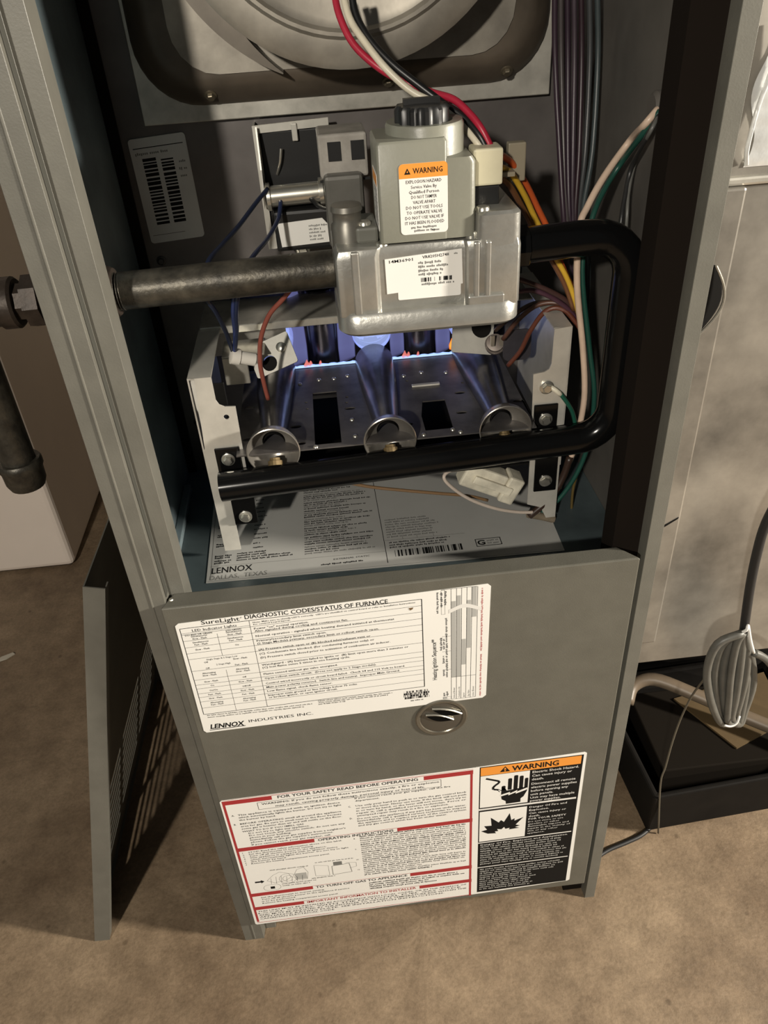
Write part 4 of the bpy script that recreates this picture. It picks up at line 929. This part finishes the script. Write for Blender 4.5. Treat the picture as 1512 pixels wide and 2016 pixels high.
wire('black_wire', 'black wire beside the red and white ones reaching the valve plug', [(-0.0024, 0.1240, 0.9859), (-0.0008, 0.1160, 0.9695), (0.0070, 0.1060, 0.9550), (0.0204, 0.0960, 0.9408), (0.0363, 0.0880, 0.9285), (0.0517, 0.0810, 0.9173), (0.0648, 0.0720, 0.9087), (0.0734, 0.0620, 0.8993), (0.0783, 0.0580, 0.8905)], 0.0026, (0.010, 0.010, 0.010), 'wires of the valve plug')
pg = thing('valve_plug', 'cream nylon plug on the right shoulder of the gas valve', 'connector', (0.078, 0.05, 0.87))
build('plug_housing', MB().box(0.0668, 0.0870, 0.0440, 0.0640, 0.8700, 0.8935), cream, pg, bevel=0.0016)
build('plug_latch', MB().box(0.0690, 0.0850, 0.0590, 0.0662, 0.8750, 0.8885), cream, pg, bevel=0.001)
build('plug_socket', MB().box(0.0662, 0.0850, 0.0450, 0.0620, 0.8570, 0.8698), blackp, pg, bevel=0.001)
build('rear_tab', MB().box(0.0990, 0.1120, 0.0820, 0.0900, 0.8620, 0.8880), mat('dusty_beige_plastic', (0.24, 0.21, 0.15), 0.5), pg, bevel=0.001)
build('tab_arm', MB().box(0.0850, 0.1000, 0.0640, 0.0870, 0.8700, 0.8730), mat('dusty_arm_plastic', (0.24, 0.21, 0.15), 0.5), pg)
wire('orange_wire', 'orange wire leaving the valve plug behind the manifold', [(0.0852, 0.0620, 0.8870), (0.1002, 0.0800, 0.8763), (0.1159, 0.0950, 0.8566), (0.1284, 0.1050, 0.8362), (0.1389, 0.1100, 0.8179), (0.1521, 0.1100, 0.7885), (0.1622, 0.1100, 0.7686), (0.1700, 0.1100, 0.7526), (0.1756, 0.1150, 0.7321)], 0.0024, (0.55, 0.10, 0.025), 'wires of the valve plug')
wire('yellow_wire', 'yellow wire leaving the valve plug under the orange one', [(0.0849, 0.0600, 0.8793), (0.0993, 0.0750, 0.8700), (0.1142, 0.0900, 0.8496), (0.1274, 0.1020, 0.8269), (0.1440, 0.1060, 0.7987), (0.1559, 0.1060, 0.7791), (0.1648, 0.1060, 0.7590), (0.1714, 0.1080, 0.7399)], 0.0022, (0.68, 0.42, 0.04), 'wires of the valve plug')
wire('brown_wire', 'brown wire leaving the valve plug on the left of the yellow one', [(0.0840, 0.0600, 0.8728), (0.0985, 0.0780, 0.8618), (0.1137, 0.0940, 0.8402), (0.1259, 0.1040, 0.8207), (0.1440, 0.1120, 0.7927), (0.1570, 0.1120, 0.7705), (0.1667, 0.1120, 0.7477)], 0.0022, (0.16, 0.07, 0.03), 'wires of the valve plug')
for i, (x0, x1, x2, c, nm, lb) in enumerate(((1092, 1102, 1110, (0.032, 0.017, 0.027), 'purple_wire', 'leftmost purple wire of the upright bundle on the right'), (1104, 1110, 1116, (0.055, 0.046, 0.046), 'grey_brown_wire', 'grey brown wire second from the left in the upright bundle'),
        (1117, 1118, 1122, (0.026, 0.014, 0.024), 'dark_purple_wire', 'dark purple wire third from the left in the upright bundle'), (1130, 1128, 1127, (0.050, 0.036, 0.046), 'mauve_wire', 'pale mauve wire in the middle of the upright bundle'), (1144, 1140, 1133, (0.024, 0.011, 0.016), 'maroon_wire', 'dark maroon wire right of the mauve one in the upright bundle'),
        (1160, 1152, 1139, (0.045, 0.048, 0.050), 'slate_wire', 'slate grey wire second from the right in the upright bundle'), (1176, 1166, 1146, (0.040, 0.052, 0.054), 'teal_grey_wire', 'teal grey wire, rightmost of the upright bundle'))):
    tag(build(nm, MB().tube(BUNDLE[i], 0.0024, 8, 5), wire_mat(nm, c), None, 180), lb, 'wire', 'wires of the upright bundle')
wire('pink_white_wire', 'thick pale pink wire from the right wall grommet down past the manifold', [(0.2100, 0.0952, 0.9002), (0.2010, 0.0951, 0.8899), (0.2051, 0.1300, 0.8731), (0.1835, 0.1180, 0.8515), (0.1677, 0.1050, 0.8330), (0.1608, 0.0980, 0.8194), (0.1614, 0.0940, 0.7765), (0.1709, 0.0940, 0.7230), (0.1760, 0.0920, 0.6806), (0.1751, 0.0920, 0.6503), (0.1716, 0.0940, 0.6176), (0.1611, 0.0940, 0.5792)], 0.0027, (0.62, 0.47, 0.36))
wire('green_wire', 'green wire running down beside the pale pink wire', [(0.2100, 0.0911, 0.8995), (0.2010, 0.0984, 0.8822), (0.1980, 0.1250, 0.8582), (0.1829, 0.1170, 0.8394), (0.1717, 0.1050, 0.8204), (0.1658, 0.0980, 0.7871), (0.1773, 0.0960, 0.7215), (0.1854, 0.0940, 0.6786), (0.1863, 0.0940, 0.6375), (0.1834, 0.0960, 0.6095), (0.1749, 0.0960, 0.5849), (0.1618, 0.0960, 0.5630), (0.1448, 0.0960, 0.5488)], 0.0022, (0.012, 0.062, 0.046))
wire('loose_black_wire', 'thin black wire from the grommet to the top bend of the manifold', [(0.2100, 0.0906, 0.8982), (0.2010, 0.0899, 0.8814), (0.2030, 0.1150, 0.8569), (0.1968, 0.1050, 0.8375), (0.1921, 0.0950, 0.8215), (0.1930, 0.0950, 0.7898)], 0.0018, (0.02, 0.02, 0.02))
wire('grey_striped_wire', 'thin grey wire close to the black one below the grommet', [(0.2100, 0.0919, 0.8967), (0.2010, 0.0823, 0.8877), (0.2071, 0.1180, 0.8615), (0.2004, 0.1080, 0.8421), (0.1976, 0.0980, 0.8240), (0.1996, 0.0980, 0.7882)], 0.0014, (0.12, 0.12, 0.11))
gr = thing('ground_wire', 'short green ground wire with a ring terminal on the right frame', 'wire', (0.14, 0.084, 0.68))
build('insulation', MB().tube([(0.1505, 0.0800, 0.6870), (0.1586, 0.0820, 0.6753), (0.1654, 0.0860, 0.6624), (0.1723, 0.0920, 0.6402)], 0.0019, 8, 5), wire_mat('ground_green', (0.015, 0.10, 0.065)), gr, 180)
build('ring_terminal', MB().tube([(0.1418, 0.0835, 0.6924), (0.1456, 0.0810, 0.6908), (0.1510, 0.0800, 0.6859)], 0.0022, 8, 3), ivory, gr, 180)
for nm, lb, pts, c in (('brown_switch_wire', 'brown wire sweeping from the bundle to the rollout switch', [(0.1743, 0.1180, 0.7310), (0.1585, 0.1220, 0.7492), (0.1403, 0.1280, 0.7486), (0.1247, 0.1340, 0.7339), (0.1136, 0.1420, 0.7136)], (0.10, 0.045, 0.03)),
                       ('rust_switch_wire', 'rust red wire hanging from the bundle over the added violet grey plate', [(0.1749, 0.1120, 0.7288), (0.1598, 0.1180, 0.7461), (0.1456, 0.1220, 0.7450), (0.1349, 0.1280, 0.7260), (0.1277, 0.1320, 0.7059), (0.1177, 0.1360, 0.6902)], (0.12, 0.036, 0.020)),
                       ('dark_switch_wire', 'dark brown wire from behind the valve to the bundle', [(0.1119, 0.1150, 0.7800), (0.1262, 0.1120, 0.7750), (0.1437, 0.1120, 0.7666), (0.1601, 0.1140, 0.7556), (0.1735, 0.1180, 0.7403)], (0.06, 0.030, 0.028)),
                       ('plum_switch_wire', 'plum coloured wire arching above the rust red one', [(0.1179, 0.1200, 0.7647), (0.1319, 0.1160, 0.7662), (0.1497, 0.1160, 0.7576), (0.1666, 0.1180, 0.7432), (0.1773, 0.1220, 0.7268)], (0.07, 0.03, 0.045)),
                       ('umber_switch_wire', 'umber wire curling down left of the rust red one', [(0.1682, 0.1240, 0.7452), (0.1519, 0.1300, 0.7490), (0.1353, 0.1340, 0.7468), (0.1193, 0.1400, 0.7344), (0.1082, 0.1500, 0.7195)], (0.05, 0.028, 0.02))):
    wire(nm, lb, pts, 0.0021, c, 'wires to the rollout switch')
wire('blue_wire', 'dark blue wire from the switch bracket running left behind the pipe', [(-0.0803, 0.2050, 0.8428), (-0.0902, 0.1900, 0.8365), (-0.1052, 0.1600, 0.8264), (-0.1177, 0.1300, 0.8212), (-0.1276, 0.1000, 0.8165), (-0.1320, 0.0920, 0.7958), (-0.1280, 0.1000, 0.7780), (-0.1262, 0.1200, 0.7547), (-0.1257, 0.1400, 0.7276)], 0.0019, (0.012, 0.018, 0.042), 'blue ignitor wires')
wire('blue_wire', 'dark blue wire from under the roller dropping behind the pipe to the ignitor', [(-0.0704, 0.2050, 0.8324), (-0.0738, 0.1900, 0.8218), (-0.0827, 0.1600, 0.8150), (-0.0941, 0.1200, 0.8130), (-0.1031, 0.0950, 0.8061), (-0.1108, 0.1000, 0.7827), (-0.1173, 0.1250, 0.7517), (-0.1243, 0.1400, 0.7251)], 0.0019, (0.014, 0.022, 0.062), 'blue ignitor wires')
wire('blue_wire', 'short blue wire left of the second one above the ignitor', [(-0.1104, 0.0980, 0.7937), (-0.1155, 0.1080, 0.7737), (-0.1199, 0.1300, 0.7453), (-0.1250, 0.1400, 0.7237)], 0.0019, (0.030, 0.045, 0.14), 'blue ignitor wires')
wire('red_sensor_wire', 'dull red wire dangling over the ignitor in front of the burners', [(-0.0635, 0.1000, 0.7948), (-0.0748, 0.1040, 0.7820), (-0.0872, 0.1080, 0.7689), (-0.0970, 0.1120, 0.7485), (-0.1013, 0.1140, 0.7251), (-0.1009, 0.1160, 0.7050), (-0.0997, 0.1180, 0.6887)], 0.0020, (0.24, 0.065, 0.045))
wire('switch_lead', 'black lead bending from the small sticker towards the valve', [(-0.0445, 0.2040, 0.8318), (-0.0365, 0.1900, 0.8280), (-0.0253, 0.1600, 0.8323), (-0.0143, 0.1410, 0.8379)], 0.0018, (0.012, 0.012, 0.012))
# below the manifold
lp = thing('lower_plug', 'smoke stained white nylon plug hanging below the manifold', 'connector', (0.09, 0.09, 0.575))
M = Matrix.Translation((0.0955, 0.096, 0.5950)) @ Matrix.Rotation(math.radians(28), 4, 'Y')
build('plug_housing', MB().box(-0.030, 0.012, -0.009, 0.009, -0.012, 0.012, M), ivory, lp, bevel=0.002)
build('receptacle', MB().box(0.0125, 0.028, -0.0105, 0.0105, -0.0140, 0.0140, M), ivory, lp, bevel=0.002)
build('latch_bar', MB().box(-0.020, 0.020, -0.0125, -0.0095, -0.004, 0.004, M), ivory, lp, bevel=0.001)
wire('white_loop_wire', 'shiny white wire looping round the nylon plug under the manifold', [(0.1422, 0.0880, 0.5573), (0.1205, 0.0850, 0.5621), (0.0977, 0.0820, 0.5713), (0.0731, 0.0800, 0.5862), (0.0556, 0.0800, 0.6025), (0.0495, 0.0820, 0.6119), (0.0548, 0.0860, 0.6153), (0.0653, 0.0900, 0.6132)], 0.0016, (0.55, 0.47, 0.40))
wire('copper_wire', 'copper coloured wire stretched under the manifold to the nylon plug', [(-0.0576, 0.0920, 0.6182), (-0.0216, 0.0900, 0.6057), (0.0106, 0.0880, 0.5987), (0.0434, 0.0870, 0.5919), (0.0721, 0.0880, 0.5848), (0.0920, 0.0900, 0.5758)], 0.0015, (0.20, 0.12, 0.06))
wire('thick_brown_cable', 'thick dark brown cable bending under the right end of the manifold', [(0.1684, 0.0920, 0.6137), (0.1642, 0.0920, 0.5946), (0.1561, 0.0900, 0.5778), (0.1438, 0.0880, 0.5643), (0.1325, 0.0880, 0.5537)], 0.0034, (0.035, 0.020, 0.014))
wire('olive_wire', 'olive wire going down to the deck at the right edge', [(0.1846, 0.1100, 0.5892), (0.1816, 0.1120, 0.5617), (0.1824, 0.1120, 0.5275), (0.1821, 0.1120, 0.4936)], 0.0014, (0.10, 0.07, 0.02))
tag(build('frayed_wire_end', MB().tube([(0.1325, 0.0920, 0.5532), (0.1458, 0.0940, 0.5476), (0.1588, 0.0940, 0.5423)], 0.0040, 8, 4), mat('dusty_tape', (0.16, 0.13, 0.09), 0.7, 0, 0.3, 90), None, 60), 'dusty taped wire splice at the foot of the right frame', 'splice')

# ------------------------------------------------------------------ louvered door leaning on the left side
ld = thing('louvered_panel', 'removed grey louvered furnace door leaning against the cabinet, edge on', 'panel', (-0.405, 0.02, 0))
LH, LD_, TH = 0.600, 0.44, 0.0185
Ml = Matrix.Translation((-0.4165, 0.0215, 0.0)) @ Matrix.Rotation(math.radians(-1.8), 4, 'Z') @ Matrix.Rotation(math.radians(14.2), 4, 'Y')
holes = []
for c in range(3):
    for r in range(9):
        y0 = 0.045 + c * 0.122; z0 = 0.045 + r * 0.0175
        holes.append([(y0, z0), (y0 + 0.105, z0), (y0 + 0.105, z0 + 0.0100), (y0, z0 + 0.0100)])
FLd = lambda u, v, d: Ml @ Vector((d, u, v))
build('face_sheet', MB().plate([(0, 0), (LD_, 0), (LD_, LH), (0, LH)], holes, FLd, 0.0, 0.0012), paint_post, ld)
for bx in ((0.0012, TH, 0.0, 0.0012, 0.0, LH), (0.0012, TH, LD_ - 0.0012, LD_, 0.0, LH), (0.0012, TH, 0.0012, LD_ - 0.0012, 0.0, 0.0012)):
    build('edge_flange', MB().box(*bx, Ml), paint_post, ld)
build('return_lip', MB().box(TH - 0.0012, TH, 0.0013, 0.012, 0.002, LH - 0.002, Ml), paint_post, ld)

# ------------------------------------------------------------------ white appliance at the left
wa = thing('white_appliance', 'tall off-white enamelled appliance standing behind the drip leg', 'appliance', (-0.9, 1.1, 0))
build('shell', MB().box(-1.25, -0.612, 0.803, 1.45, 0.004, 1.55), enamel, wa, bevel=0.012, bseg=3)
build('base_skirt', MB().box(-1.24, -0.622, 0.815, 1.44, 0.0, 0.010), black, wa)

# ------------------------------------------------------------------ return duct at the right
du = thing('return_duct', 'galvanized sheet metal duct standing right beside the furnace', 'duct', (0.5, 0.3, 0.37))
build('duct_body', MB().box(0.2400, 0.90, 0.0560, 0.62, 0.365, 0.8565), duct_m, du, bevel=0.0015)
build('duct_upper', MB().box(0.2400, 0.90, 0.0530, 0.62, 0.8570, 1.28), duct_m, du, bevel=0.0015)
build('drive_cleat', MB().box(0.2385, 0.2625, 0.0460, 0.0555, 0.405, 0.8540), duct_m, du, bevel=0.002)
build('seam_strip', MB().box(0.2390, 0.90, 0.0490, 0.0556, 0.8542, 0.8605), galv, du, bevel=0.002)
build('duct_support', MB().box(0.300, 0.88, 0.30, 0.60, 0.0, 0.365), black, du)
lens = [(0.2440 + 0.0120 * math.sin(math.pi * k / 12) + 0.0050 * k / 12, 0.7450 + 0.0550 * k / 12) for k in range(13)]
build('torn_slot', MB().plate([(0.2435, 0.7440)] + lens + [(0.2470, 0.8010)], [], FXZ, 0.0452, 0.0459), black, du)
build('bent_tab', MB().tube([(x, 0.0440 - 0.0030 * math.sin(math.pi * k / 12), z) for k, (x, z) in enumerate(lens)], 0.0011, 6, 1), zinc, du, 60)
# crinkled foil tape patch
n, m_ = 16, 22; vs = []; fs = []
for i in range(n + 1):
    for j in range(m_ + 1):
        u, v = i / n, j / m_
        x = 0.2590 + 0.16 * u + (0.004 * math.sin(v * 9) if i == 0 else 0); z = 0.866 + 0.090 * v
        vs.append((x, 0.0522 - 0.0012 * (1 + math.sin(u * 37 + v * 11) * math.sin(v * 29 - u * 17)) * (0.2 if i in (0, n) or j in (0, m_) else 1), z))
for i in range(n):
    for j in range(m_): a = i * (m_ + 1) + j; fs.append((a, a + 1, a + m_ + 2, a + m_ + 1))
build('foil_tape', MB().add(vs, fs), foil_t, du, 30)
build('foil_fold', MB().tube([(0.2600, 0.0500, 0.868), (0.2575, 0.0485, 0.880), (0.2600, 0.0495, 0.905), (0.2640, 0.0490, 0.930), (0.2600, 0.0495, 0.952)], 0.0016, 6, 4), foil_t, du, 60)
build('pencil_mark', MB().plate([(0.2460, 0.5560), (0.2590, 0.5650), (0.2600, 0.5668), (0.2470, 0.5585)], [], FXZ, 0.0452, 0.0459), black, du)

# ------------------------------------------------------------------ cord, coil, tray
tag(build('power_cord', MB().tube([(0.3222, 0.0000, 0.6225), (0.3146, 0.0000, 0.5867), (0.3141, 0.0000, 0.5532), (0.3169, 0.0000, 0.5112), (0.3232, 0.0000, 0.4555)], 0.0042, 10, 5), rubber, None, 180), 'black cord hanging in front of the galvanized duct', 'cord')
HANK = [[(0.3186, -0.006, 0.4614), (0.2961, -0.006, 0.45), (0.2926, -0.006, 0.4143), (0.3037, -0.006, 0.3717), (0.3193, -0.003, 0.3366), (0.3302, 0.0, 0.3213), (0.3336, 0.004, 0.3354), (0.311, 0.006, 0.3836), (0.3153, 0.004, 0.4343), (0.3245, 0.0, 0.4519)],
    [(0.3215, -0.002, 0.457), (0.3049, -0.002, 0.4447), (0.3037, -0.002, 0.4082), (0.3134, -0.002, 0.3655), (0.328, 0.001, 0.3238), (0.3377, 0.004, 0.3151), (0.3411, 0.008, 0.3294), (0.3225, 0.01, 0.3773), (0.3223, 0.008, 0.4291), (0.3274, 0.004, 0.4476)],
    [(0.3243, 0.002, 0.4527), (0.3144, 0.002, 0.4392), (0.3149, 0.002, 0.4021), (0.3233, 0.002, 0.3593), (0.3341, 0.005, 0.3244), (0.3453, 0.008, 0.3089), (0.3486, 0.012, 0.3234), (0.3342, 0.014, 0.371), (0.3293, 0.012, 0.424), (0.3302, 0.008, 0.4432)],
    [(0.3186, -0.006, 0.4614), (0.3153, -0.006, 0.4471), (0.3179, -0.006, 0.4102), (0.3238, -0.006, 0.3684), (0.3319, -0.003, 0.3279), (0.3416, 0.0, 0.3193), (0.3449, 0.004, 0.3335), (0.3372, 0.006, 0.3793), (0.3279, 0.004, 0.4323), (0.3245, 0.0, 0.4519)],
    [(0.3215, -0.002, 0.457), (0.3239, -0.002, 0.4417), (0.3292, -0.002, 0.4041), (0.3337, -0.002, 0.3621), (0.338, 0.001, 0.3286), (0.3492, 0.004, 0.3131), (0.3525, 0.008, 0.3275), (0.349, 0.01, 0.373), (0.335, 0.008, 0.4272), (0.3274, 0.004, 0.4476)],
    [(0.3243, 0.002, 0.4527), (0.332, 0.002, 0.4365), (0.3397, 0.002, 0.3982), (0.3427, 0.002, 0.356), (0.3458, 0.005, 0.3158), (0.3557, 0.008, 0.3071), (0.359, 0.012, 0.3216), (0.3599, 0.014, 0.3668), (0.3416, 0.012, 0.4221), (0.3302, 0.008, 0.4432)]]
ck = thing('cable_hank', 'grey cable gathered into a hank at the end of the black cord', 'cable', (0.32, 0.0, 0.32))
for i, (a, b, wob, r) in enumerate((( 1392, 1412, -10, .0040), (1408, 1420, -6, .0036), (1424, 1428, 2, .0044), (1440, 1432, 8, .0036), (1456, 1440, 10, .0042), (1470, 1446, 12, .0038))):
    y = -0.006 + 0.004 * (i % 3)
    build('cable_loop', MB().tube(HANK[i], r, 8, 4), cable_m, ck, 180)
build('white_tie', MB().tube([(0.3161, -0.0060, 0.4618), (0.3198, -0.0080, 0.4671), (0.3216, -0.0060, 0.4702), (0.3287, -0.0060, 0.4491), (0.3370, -0.0040, 0.4300)], 0.0016, 6, 4), white_i, ck, 180)
build('loose_end', MB().tube([(0.3399, 0.0000, 0.4254), (0.3496, 0.0000, 0.4189), (0.3606, 0.0000, 0.4072), (0.3882, 0.0100, 0.3666)], 0.0040, 8, 4), cable_m, ck, 180)
build('curled_tip', MB().tube([(0.3247, -0.0100, 0.3312), (0.3311, -0.0110, 0.3297), (0.3375, -0.0100, 0.3322), (0.3399, -0.0080, 0.3406)], 0.0012, 6, 4), white_i, ck, 180)
tag(build('thin_drain_string', MB().tube([(0.2979, 0.0000, 0.3997), (0.3131, 0.0400, 0.3215), (0.3194, 0.0600, 0.2582), (0.3163, 0.0600, 0.2171), (0.3152, 0.0600, 0.1685), (0.3143, 0.0600, 0.1327), (0.3361, 0.0726, 0.0020)], 0.0012, 6, 4), mat('grey_string', (0.10, 0.085, 0.06), 0.7), None, 180), 'thin grey string hanging from the hank to the floor', 'string')
ty = thing('floor_tray', 'black plastic tub on the floor under the duct', 'tub', (0.45, 0.16, 0))
bot = [(0.322, 0.078), (0.560, 0.092), (0.570, 0.270), (0.312, 0.256)]
topr = [(0.312, 0.062), (0.572, 0.078), (0.582, 0.286), (0.300, 0.272)]
innr = [(0.320, 0.071), (0.563, 0.087), (0.573, 0.276), (0.309, 0.262)]
innb = [(0.329, 0.086), (0.553, 0.100), (0.563, 0.262), (0.320, 0.248)]
build('tub_wall', MB().loft([[(x, y, 0.0) for x, y in bot], [(x, y, 0.100) for x, y in topr], [(x, y, 0.100) for x, y in innr], [(x, y, 0.006) for x, y in innb]]), tray_m, ty, bevel=0.003)
tag(build('tan_hose', MB().tube([(0.330, 0.215, 0.104), (0.345, 0.235, 0.116), (0.375, 0.235, 0.124), (0.420, 0.205, 0.120), (0.480, 0.160, 0.112), (0.540, 0.110, 0.112), (0.580, 0.075, 0.112)], 0.0095, 14, 5), hose_m, None, 180), 'tan vinyl hose lying across the black tub', 'hose')
tag(build('cardboard_flap', MB().plate([(0.405, 0.225), (0.455, 0.130), (0.545, 0.165), (0.555, 0.255)], [], FXY, 0.0865, 0.0895), card, None), 'brown cardboard piece lying inside the black tub', 'cardboard')
tag(build('cardboard_box', MB().box(0.345, 0.545, 0.110, 0.245, 0.0062, 0.0862), mat('dark_carton', (0.008, 0.006, 0.004), 0.85, spec=0.1), None, bevel=0.002), 'dark carton standing in the black tub below the hose', 'box')
tag(build('floor_cable', MB().tube([(0.2302, 0.0414, 0.0030), (0.2590, 0.0558, 0.0030), (0.2861, 0.0634, 0.0030), (0.3114, 0.0714, 0.0030), (0.3325, 0.0840, 0.0030)], 0.003, 8, 4), rubber, None, 180), 'thin black cable on the floor between furnace and tub', 'cable')
tag(build('paint_chip', MB().plate([(-0.700, 0.545), (-0.680, 0.552), (-0.668, 0.563), (-0.672, 0.566), (-0.690, 0.558)], [], FXY, 0.0003, 0.003), mat('chip_white', (0.5, 0.46, 0.38), 0.6), None), 'pale chip lying on the floor by the left edge', 'debris')
